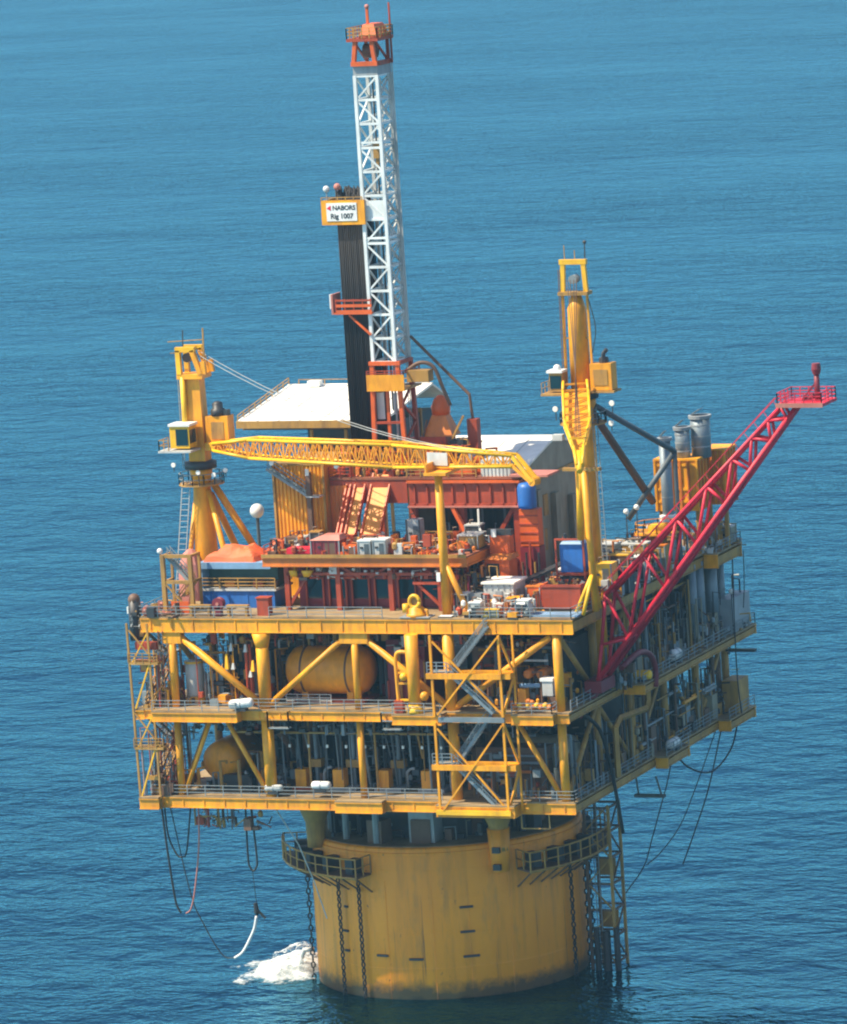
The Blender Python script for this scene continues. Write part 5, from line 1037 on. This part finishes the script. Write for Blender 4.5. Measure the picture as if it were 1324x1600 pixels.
module("utility_module", -20, -12, -9, 6, ZL, 29, DRK, "dark utility module at the left of the lower deck", "module", 13, 10, (STK, GRT, BRN, DRK))
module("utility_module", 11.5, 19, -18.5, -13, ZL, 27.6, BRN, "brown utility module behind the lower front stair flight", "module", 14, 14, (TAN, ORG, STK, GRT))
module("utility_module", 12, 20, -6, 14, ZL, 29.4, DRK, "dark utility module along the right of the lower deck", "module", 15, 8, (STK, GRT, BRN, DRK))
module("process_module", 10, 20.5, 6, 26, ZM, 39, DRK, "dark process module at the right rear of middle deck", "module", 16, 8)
# right face pipes
rp = thing("right_side_piping", "tangle of grey and tan pipes along the right side of the platform", "pipes", (23, 6, ZM))
random.seed(31)
for i in range(60):
    y = random.uniform(-9, 28); lo = random.random() < .5; za, zb = (ZL, 30.6) if lo else (ZM, 39.6)
    x = random.uniform(20.6, 22.9) if lo else random.uniform(20.8, 24.6)
    obj("riser", tube((x, y, za), (x, y, za + (zb - za) * random.choice((1, 1, .6, .35))), random.choice((.08, .12, .2, .3))), random.choice((STK, GRT, TAN, BRN, STK, DRK)), rp)
for i in range(26):
    y = random.uniform(-9, 22); L = random.uniform(2, 7); z = random.uniform(ZL + .5, 30) if i % 2 else random.uniform(ZM + .5, 39)
    obj("run", tube((22.6, y, z), (22.6, y + L, z), random.choice((.08, .14, .2))), random.choice((STK, GRT, TAN, BRN, YEL)), rp)
for i in range(30):
    y = random.uniform(-8, 27); z = ZL if i % 2 else ZM; s = random.uniform(.6, 1.8); obj("equipment_box", cbox((22 if i % 2 else 23.4, y, z), (s, s, random.uniform(.8, 3))), random.choice((DRK, GRY, BRN, TAN, OLV, STK)), rp)
for y, z0, z1, r in ((15.5, ZM, 40.6, .55), (17.8, ZM, 40.6, .6), (21.5, ZM, 40.6, .75), (24.5, ZM, 39.6, .5)): obj("large_duct", tube((23.4, y, z0 + 1), (23.4, y, z1), r, None, 14), STK, rp, True)
yd = thing("yellow_duct", "dull yellow square duct with bends below the flare boom root", "duct", (23.4, -8, ZL))
obj("duct", path([(23.8, -10.6, ZL + .4), (23.8, -10.6, 28.2), (23.8, -9.2, 28.9), (23.8, -1.2, 28.4), (23.8, -.6, 29.2), (23.8, -.6, 31.2)], .34, 4), TAN, yd)
module("corner_box", 22.6, 24.4, 25.5, 29, ZL, 26.2, TAN, "tan box standing on the lower deck's far right corner", "box", 17, 0)
module("corner_module", 23.6, 25.2, 22.5, 28.6, ZM, 35.6, GRY, "blue grey cabin at the far right end of the middle deck", "cabin", 18, 0)
def can(c, d, r, L, label, mat=WHT):
    t = thing("raft_canister", label, "canister", c, "white life raft canisters"); c = Vector(c); d = Vector(d).normalized()
    o = obj("shell", hlathe(c - d * L / 2 + V(0, 0, r + .25), d, [(r * .5, 0), (r * .9, .12), (r, .3), (r, L - .3), (r * .9, L - .12), (r * .5, L)], 14), mat, t, True)
    sub("band", hlathe(c + V(0, 0, r + .25) - d * .06, d, [(r + .03, 0), (r + .03, .12)], 14), GRY, o); obj("cradle", box(c.x - .6, c.x + .6, c.y - .4, c.y + .4, c.z, c.z + .3), DRK, t)
can((-12.3, -22.6, ZM), (1, .1, .1), .5, 2.6, "white canister on the left front balcony of the middle deck")
can((-4.6, -21.2, 23.3), (1, 0, 0), .42, 2.1, "bright white canister on the lower deck edge at left centre"); can((-9.9, -21.2, 23.0), (1, 0, 0), .36, 2.0, "pale canister on the lower deck edge left of bright white one", LGR)
can((24.6, 6, ZM), (0, 1, 0), .6, 2.0, "white canister on the right edge of the middle deck"); can((24.0, 5.5, ZL), (0, 1, 0), .5, 2.4, "white canister on the right edge of the lower deck")
can((24.6, -4.6, ZM - .1), (1, .2, 0), .5, 2.4, "yellow canister at the front end of right middle balcony", YBR)

# ------------------------------------------------------------------ stair towers
sx0, sx1, sy0, sy1 = 9.35, 16.75, -23.5, -22.0
stt = thing("stair_tower", "cross braced yellow stair tower on the front of the platform", "stair tower", (13, -22.8, ZL))
for za, zb in ((ZM - .2, 40.0), (21.9, ZM - .8)):
    zmid = (za + zb) / 2
    for x in (sx0, sx1):
        obj("post", beam((x, sy0, za), (x, sy0, zb), .24, .24), YEL, stt)
        if x > 12: obj("post", beam((x + .9, sy1, za), (x + .9, sy1, zb), .2, .2), YEL, stt); obj("side_brace", beam((x, sy0, za), (x + .9, sy1, zmid), .2, .2) + beam((x + .9, sy1, zmid), (x, sy0, zb), .2, .2), YEL, stt)
    obj("cross_brace", beam((sx0 + .2, sy0, zb - .6), (sx1 - .1, sy0 - .003, za + .3), .17, .17), YEL, stt); obj("cross_brace", beam((sx0 + .4, sy0 - .2, za + .2), (sx1 - .1, sy0 - .2, zb - .2), .17, .17), YEL, stt)
    obj("landing_beam", beam((sx0 - .6, sy0 - .05, zmid), (sx1 + .1, sy0 - .05, zmid), .3, .55), YEL, stt); obj("landing_beam", beam((sx0 + .2, sy1, zmid + .1), (sx1 + .9, sy1, zmid + .1), .25, .5), YEL, stt); obj("landing_floor", box(sx0 - .5, sx0 + 2, sy0 + .2, sy1, zmid + .2, zmid + .3), GRT, stt)
    obj("landing_end", box(sx1 - .6, sx1 + 1, sy0 + .1, sy1 + .1, zmid - .3, zmid + .25), YEL, stt)
    obj("flight", stair((sx0 + 1.6, sy0 + .3, zmid + .3), (sx0 + 6.2, sy0 + .3, za + .3), .7), STK, stt); obj("flight", stair((sx0 + 1.8, sy1 - .2, zmid + .3), (sx0 + 5.6, sy1 - .2, zb + .6), .7), STK, stt)
    obj("rail_box", rail([(sx0 - .5, sy0, zmid + .3), (sx0 + 1.6, sy0, zmid + .3)], 1.1, 1, .05), STK, stt)
obj("base_beam", beam((sx0 - .4, sy0 - .1, 21.9), (sx1 + .3, sy0 - .1, 21.9), .3, .5), YBR, stt); obj("mid_beam", beam((sx0 + .4, sy0 + .1, ZM - .5), (sx1 + .1, sy0 + .1, ZM - .5), .3, .5), STK, stt)
ls_ = thing("stair_tower", "thin weathered stair tower hanging on the left side of platform", "stair tower", (-24, -17, ZL))
lx0, lx1 = -24.9, -22.6
for y in (-22.0, -14.5):
    for x in (lx0, lx1): obj("post", beam((x + .25, y, 21.4), (x, y, 40.8), .2, .2), TAN if y < -20 else BRN, ls_)
for za, zb in ((ZM, 40.5), (ZL, ZM)):
    zmid = (za + zb) / 2 + .4
    obj("flight", stair((lx0 + .3, -21.5, zb), (lx0 + .3, -15, zmid), .9, (1, 0, 0)), GRT, ls_); obj("flight", stair((lx0 + 1.3, -15, zmid), (lx0 + 1.3, -21.5, za), .9, (1, 0, 0)), TAN, ls_)
    obj("landing", box(lx0, lx1 + 1, -22.2, -20.8, zmid - .1, zmid + .15), TAN, ls_); obj("landing", box(lx0, lx1, -15.4, -14, zmid - .1, zmid + .1), GRT, ls_)
    obj("diagonal", beam((lx0 + .2, -22, zb - .4), (lx1 + .8, -22, zmid), .14, .14), TAN, ls_); obj("diagonal", beam((lx1 + .4, -22, zb), (lx0 + .3, -22, zmid), .12, .12), YBR, ls_); obj("diagonal", beam((lx1, -22, zmid), (lx0 + .4, -22, za), .16, .16), YBR, ls_)
    obj("railing", rail([(lx0, -22.2, zmid + .1), (lx1 + 1, -22.2, zmid + .1)], 1.0, .9, .04), TAN, ls_)
obj("ladder", ladder((-21.9, -21.6, ZL), (-21.6, -21.6, 40)), BRN, ls_)
random.seed(77)
for i in range(10): z = random.uniform(23, 39); obj("bracket", box(-24.4 + random.random() * 2, -23.6 + random.random() * 2, -21.6, -21.0, z, z + random.uniform(.2, .8)), random.choice((TAN, RST, BRN, YEL)), ls_)
for x, z, nm in ((-9.6, ZM, "small grey railed basket on the middle deck edge by left column"), (3.0, ZM, "small grey railed basket hanging right of the centre column")):
    t = thing("hanging_basket", nm, "basket", (x, -22, z - 2))
    obj("frame", rail([(x, -22.3, z - 1.8), (x + 2.3, -22.3, z - 1.8), (x + 2.3, -21.5, z - 1.8), (x, -21.5, z - 1.8)], 1.7, 2.4, .07, 1, True), TAN if x < 0 else STK, t); obj("floor", box(x, x + 2.3, -22.3, -21.5, z - 1.9, z - 1.8), GRT, t)
# hanging frame under lower deck right
t = thing("drip_frame", "thin tan frame hanging under the lower deck right of the stair tower", "frame", (18.4, -21.2, 20))
obj("bar", beam((17.2, -21.3, 21.4), (17.2, -21.3, 19.9), .12, .12) + beam((17.2, -21.3, 19.9), (20.2, -21.3, 19.9), .12, .12) + beam((20.2, -21.3, 19.9), (20.2, -21.3, 21.4), .12, .12), TAN, t)
one("outrigger_ledge", box(22.6, 25.9, -3.2, -2.6, 19.4, 19.7) + beam((23.0, -2.9, 19.7), (22.8, -2.9, 21.6), .15, .15) + beam((25.5, -2.9, 19.7), (25.0, -2.9, 21.6), .15, .15), DRK, "dark outrigger ledge slung below the lower deck's right edge", "ledge")
one("outrigger_ledge", box(23.6, 26.9, 24.5, 25.2, 29.6, 29.85) + beam((24, 24.8, 29.8), (24, 24.8, 30.8), .15, .15), DRK, "dark outrigger ledge slung below the middle deck's far right end", "ledge")

# ------------------------------------------------------------------ hoses and ropes
def hose(pts, r, mat, label, k=6, cat="hose"): return one("hanging_hose", path(smooth(pts, k), r, 6), mat, label, cat, "hoses hanging from the decks", True)
hv = -20.0
hose([(-23.0, hv, 21.6), (-22.8, hv, 18.2), (-22.0, hv, 16.2), (-21.4, hv, 15.9), (-20.8, hv, 16.6), (-19.95, hv, 21.6)], .09, BLK, "black hose in a short U loop under the left end of the lower deck")
hose([(-23.2, hv - .3, 21.6), (-22.9, hv - .3, 17), (-22.4, hv - .3, 11.7), (-22.1, hv - .3, 10.5), (-21.8, hv - .3, 10.0)], .11, BLK, "long black hose dangling straight at the left end of the lower deck")
hose([(-19.1, hv, 21.6), (-19.4, hv, 17), (-20.2, hv, 12.4), (-20.8, hv, 10.4), (-21.4, hv, 9.9)], .08, PINK, "faded pink hose dangling beside the black ones at left")
hose([(-13.8, hv, 21.6), (-13.9, hv, 16), (-13.7, hv, 14.9), (-13.4, hv, 14.6), (-13.1, hv, 14.9), (-12.9, hv, 16), (-13.2, hv, 21.6)], .1, BLK, "narrow black hose loop left of the hull")
one("crane_rope", path([(-13.5, hv, 14.7), (-13.3, hv, 11.2)], .04, 4) + hlathe((-13.3, hv, 9.9), (-.1, 0, 1), [(.14, 0), (.3, .3), (.22, 1.3)], 8) + beam((-13.2, hv, 10.4), (-12.4, hv, 9.6), .2, .2), BLK, "short rope with black hook below the narrow hose loop", "rope")
hose([(-13.4, hv, 9.8), (-13.7, hv, 8.6), (-14.2, hv, 7.6), (-15.2, hv, 6.0), (-16.2, hv, 5.3)], .15, WHT, "white curved hose end hanging below the black hook")
hose([(-16.2, hv, 5.3), (-17.2, hv, 5.35), (-18.1, hv, 6.3), (-19.4, hv, 8.7), (-20.7, hv, 12), (-22.4, hv, 21.6)], .06, BLK, "thin dark line running from the white hose up to the left deck corner")
one("mooring_line", path([(-10.2, -20.8, 21.6), (-9.0, -18.0, 17.0), (-8.6, -15.6, 12.6), (-7.6, -15.2, 8.6)], .07, 5), LGR, "pale thin line slanting from the lower deck down the left of the hull", "line")
one("discharge_pipe", path([(-13.2, -6.6, 3.2), (-14.2, -6.7, 3.1), (-14.7, -6.5, 2.2), (-14.8, -6.4, .6)], .28, 8), LGR, "short pale discharge pipe bent down into the foam", "pipe", None, True)
ru = 22.9
hose([(ru, 8.5, 22), (ru, 6.2, 19.2), (ru, 3.7, 17), (ru, .5, 14.2), (ru, -2.4, 11.9), (ru, -8.1, 10.4)], .07, BLK, "leftmost thin black line trailing below the right deck edge")
hose([(ru, 22.4, 21.8), (ru, 14.7, 16.8), (ru, 9.2, 13.8), (ru, 3, 12.3), (ru, -1.4, 11.9)], .06, BLK, "middle thin black line trailing below the right deck edge")
hose([(ru, 23.9, 21.5), (ru, 18.7, 15.9), (ru, 13.5, 12.2), (ru, 9.4, 9.6)], .08, BLK, "rightmost thin black line with weighted end below the deck")
hose([(ru, 29.6, 21.6), (ru, 26.5, 18.6), (ru, 20, 17.4), (ru, 13.1, 19.2), (ru, 8.5, 21.8)], .1, BLK, "thick black hose in a wide U loop under the right deck edge")
hose([(25.7, 22.4, 40.0), (25.6, 22.2, 32.7), (25.6, 22.2, 27), (25.2, 24, 23)], .07, BLK, "black line hanging down the far right corner of the decks")
hose([(25.9, 25.5, 40.4), (25.9, 25.2, 37), (25.9, 24.5, 34.4)], .05, BLK, "short black line under the round back balcony")
hose([(22.6, -16, 30.6), (23.3, -13.8, 28.6), (23.4, -11.8, 25), (23.5, -10.6, 21), (23.5, -9.4, 17)], .2, BLK, "thick black hose down the right front corner from middle deck")
def floodlight(p, h, label):
    p = Vector(p); t = thing("floodlight", label, "lamp", p, "pole floodlights")
    obj("pole", beam(p, p + V(0, 0, h), .09, .09), DRK, t); obj("lamp_head", ball(p + V(0, 0, h + .2), .3, 8), LMP, t, True)
floodlight((25.3, 22.6, ZM), 4.4, "round lamp on a dark pole at the right end of middle deck"); floodlight((24.4, 12, ZT), 4.2, "pale lamp on a pole beside the slim exhaust stack")
floodlight((21.0, 3.6, ZT), 6.6, "left one of twin pale lamps behind right crane"); floodlight((21.8, 4.6, ZT), 6.9, "right one of twin pale lamps behind right crane"); floodlight((-24.3, -14, ZT), 5.4, "white lamp on a pole left of the left crane")
floodlight((20.5, -16.5, 36), 1.2, "small lamp in the right front bay of middle deck"); floodlight((25.2, -2.4, 36), 2.0, "white lamp beside the flare boom's lower end"); floodlight((25.2, 1.0, 37), 2.0, "twin white lamp above the right side balcony")
t = thing("hanging_rags", "bright yellow work bags hanging in the left bay of the middle deck", "bags", (-13.6, -20.5, 35))
for x, z, s in ((-14.6, 36.8, 1.0), (-14.0, 38.2, .5), (-13.9, 36.2, .4), (-12.4, 38.1, .5), (-11.7, 36.3, .7), (-12.0, 35.4, .4)): obj("bag", hexa([(x - .2, -20.6), (x + .2, -20.6), (x + .2, -20.2), (x - .2, -20.2)], z - s, z + s * .6, [(x - .05, -20.5), (x + .12, -20.5), (x + .12, -20.3), (x - .05, -20.3)]), YBR if s > .6 else LGR, t)

# ------------------------------------------------------------------ jumbled small gear
MX = (TAN, RST, GRY, LGR, DRK, ORG, BRN, YEL, WHT, GRT)
clutter("deck_fittings", "jumble of small gear on the right front of the top deck", (10.8, 19, -21.2, -12), ZT, 320, 2.2, 1, MX)
clutter("deck_fittings", "jumble of small gear round the right crane pedestal", (17, 24.4, -14, -3), ZT, 320, 3.2, 2, MX)
clutter("deck_fittings", "jumble of small gear on the right rear of the top deck", (17, 24.4, -3, 16), ZT, 320, 4.0, 3, (TAN, YBR, LGR, BRN, DRK, ORG, YEL, STK, WHT))
clutter("deck_fittings", "jumble of small gear on the far right back balcony", (21, 25.4, 18, 26), ZT, 110, 2.6, 4, (TAN, BRN, LGR, OLV, GRY))
clutter("pipe_deck_gear", "loose small gear scattered over the red pipe deck", (-10.5, 11.4, -17.6, -8.8), CZ, 380, 1.5, 5, (RST, ORG, DRK, LGR, TAN, BRN, RDO, RST, ORG))
clutter("under_deck_gear", "dark hanging pipes and cables under the red pipe deck", (-8.4, 11.2, -17.4, -15.6), 44.6, 90, 1.4, 6, (MAR, DRK, RST, LGR, BRN))
clutter("drill_floor_gear", "jumble of rust red rig gear on the drill floor", (-6.8, 8, -7.8, 1), FZ, 430, 3.2, 7, (RST, RDO, DRK, BRN, TAN, ORG))
clutter("under_floor_gear", "dark pipework hanging below the drill floor girders", (1.8, 13.4, -7.6, -3.4), ZT, 120, 8, 8, (DRK, BRN, RST, GRT, DRK))
clutter("deck_fittings", "jumble of small gear between the pipe deck legs and right container", (8.4, 13, -18, -9), ZT, 220, 5, 9, (BRN, RST, DRK, ORG, TAN, GRY, MAR))
clutter("left_deck_gear", "jumble of small gear round the left crane foot", (-23.4, -10.8, -12, 2), ZT, 140, 3.4, 10, (RST, BRN, TAN, PINK, DRK, GRY, LGR))
clutter("left_edge_gear", "weathered hooks and brackets on the left front corner of top deck", (-24.6, -19, -21.4, -17), ZT, 70, 1.4, 11, (BRN, TAN, RST, PINK, DRK))
clutter("mid_left_pipework", "maze of pipes in the left bay of the middle deck", (-19.8, -10.8, -20.4, -12), ZM, 170, 6.5, 12, (TAN, BRN, DRK, GRT, RST, STK, YEL))
clutter("mid_centre_pipework", "maze of pipes round the orange tank", (-9.6, 6, -15, -10), ZM, 140, 7, 13, (BRN, DRK, MAR, TAN, GRT))
clutter("mid_overhead_pipework", "pipes and trays hung under the top deck above the orange tank", (-19, 21, -20.4, -14), 38.0, 190, 1.6, 14, (BRN, DRK, TAN, GRT, RST))
clutter("mid_right_pipework", "maze of pipes in the right front bays of the middle deck", (11, 21.6, -20.4, -12), ZM, 190, 5.5, 15, (ORG, TAN, BRN, DRK, GRT, STK, YEL))
clutter("low_overhead_pipework", "pipes hung under the middle deck over the yellow pumps", (-20, 21, -20.4, -14), 29.0, 200, 1.5, 16, (DRK, BRN, GRT, STK, DRK))
clutter("low_left_pipework", "dark pipes round the lower left tank", (-20, -10, -20, -12), ZL, 120, 4, 17, (DRK, BRN, GRT, TAN, STK))
clutter("low_centre_pipework", "dark pipes among the yellow pumps", (-10, 9, -16.4, -9), ZL, 200, 7, 18, (DRK, BRN, GRT, STK, DRK))
clutter("low_right_pipework", "pipes in the right front bay of the lower deck", (10.6, 21.6, -20.4, -12), ZL, 170, 5, 19, (TAN, BRN, DRK, GRT, STK, ORG))
clutter("side_middle_pipework", "dark pipework crowding the right side of the middle deck", (20.5, 25.2, -10, 29), ZM, 420, 6.5, 20, (DRK, BRN, GRT, STK, OLV, TAN, GRY))
clutter("side_lower_pipework", "dark pipework crowding the right side of the lower deck", (19.5, 23, -20, 29.5), ZL, 420, 6.5, 21, (DRK, BRN, GRT, DRK, OLV, TAN, STK))
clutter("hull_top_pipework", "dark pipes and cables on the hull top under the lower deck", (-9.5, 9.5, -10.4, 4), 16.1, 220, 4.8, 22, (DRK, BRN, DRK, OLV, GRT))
clutter("under_deck_hangers", "rusty brackets and pipe ends hanging under the left of the lower deck", (-20.5, -12, -20.6, -17), 19.0, 45, 2.4, 25, (TAN, RST, BRN), "fittings", (.6, .05, .05, .3))
clutter("left_side_gear", "weathered pipes and brackets on the left side stair tower", (-24.6, -21.4, -21.6, -14), ZL, 90, 7, 23, (TAN, BRN, RST, GRT)); clutter("left_side_gear", "weathered pipes and brackets high on the left side stair tower", (-24.4, -21.2, -21.6, -14), ZM, 90, 7, 24, (TAN, BRN, RST, GRT, YEL))

# ------------------------------------------------------------------ foam where water is discharged
fo = B(); N = 110
cxf, cyf, rx, ry = -18.0, -3.0, 6.3, 8.4
def fh(x, y):
    e = ((x - cxf) / rx) ** 2 + ((y - cyf) / ry) ** 2
    dist = math.hypot(x + 14.6, y + 5.5)
    q = mn.fractal(Vector((x * .45, y * .45, 3.3)), 1.0, 2.0, 5) * .55 + mn.fractal(Vector((x * 1.6, y * 1.6, 8)), 1.0, 2.0, 4) * .3
    return 1.05 - e * 1.0 + q * (.6 + .5 * e) + max(0, .6 - dist * .1), dist
froth = []
for lay in range(4):
    idx = {}; up_ = lay * .2
    for j in range(N):
        for i in range(N):
            x = cxf - rx * 1.3 + 2.6 * rx * i / N; y = cyf - ry * 1.3 + 2.6 * ry * j / N
            h, dist = fh(x, y)
            if h < .15 + up_ or math.hypot(x, y) < HR - .1: continue
            for di, dj in ((0, 0), (1, 0), (1, 1), (0, 1)):
                k = (i + di, j + dj)
                if k not in idx:
                    xx = cxf - rx * 1.3 + 2.6 * rx * k[0] / N; yy = cyf - ry * 1.3 + 2.6 * ry * k[1] / N; hh, dd = fh(xx, yy); near = max(0, 1 - dd / 7.5)
                    e = max(0, hh - .2 - up_)
                    idx[k] = len(fo.v); froth.append((e - .3 - .05 * lay) * (1.5 if lay == 0 else .9))
                    fo.v.append((xx + lay * .07 * mn.noise(Vector((xx, yy, lay))), yy, .02 + e * (.3 + .5 * near) + lay * (.16 + .95 * near * min(1, e * 2)) + .15 * abs(mn.noise(Vector((xx * 2.5, yy * 2.5, 1 + lay * 3)))) * (1 if lay else .4)))
            fo.f.append(tuple(idx[(i + di, j + dj)] for di, dj in ((0, 0), (1, 0), (1, 1), (0, 1))))
random.seed(4); nfo = len(fo.v)
for i in range(350):
    a = random.gauss(0, 1) * 1.5; b_ = random.gauss(0, 1) * 1.8; x, y = -16.2 + a, -4.2 + b_
    if math.hypot(x, y) < HR + .1: continue
    z = abs(random.gauss(0, 1.2)) * max(.1, 1 - math.hypot(x + 15, y + 5.4) / 7); s = random.uniform(.03, .09)
    k = len(fo.v); fo.v += [(x + s, y, z), (x - s * .5, y + s, z), (x - s * .5, y - s, z), (x, y, z + s * 1.4), (x, y, z - s)]; fo.f += [(k, k + 1, k + 3), (k + 1, k + 2, k + 3), (k + 2, k, k + 3), (k + 1, k, k + 4), (k + 2, k + 1, k + 4), (k, k + 2, k + 4)]
fo_ = one("sea_foam", fo, FOAM, "white churning foam on the sea at the left foot of the hull", "foam", None, True, "stuff")
fa = fo_.data.attributes.new("froth", 'FLOAT', 'POINT')
for i, v_ in enumerate(fo.v): fa.data[i].value = froth[i] if i < nfo else .3

# ------------------------------------------------------------------ haze over the sea
hz = bpy.data.materials.new("sea_haze"); hz.use_nodes = True; hn = hz.node_tree.nodes; hn.clear()
pv_ = hn.new("ShaderNodeVolumePrincipled"); pv_.inputs["Color"].default_value = (0.32, 0.70, 1.0, 1); pv_.inputs["Density"].default_value = 0.00007; pv_.inputs["Anisotropy"].default_value = 0.0
ho = hn.new("ShaderNodeOutputMaterial"); hz.node_tree.links.new(pv_.outputs[0], ho.inputs["Volume"])
h_ = obj("haze", box(-41000, 41000, -41000, 41000, -1.0, 170.0), hz); h_["kind"] = "stuff"; h_["label"] = "thin blue haze over the open sea"; h_["category"] = "haze"
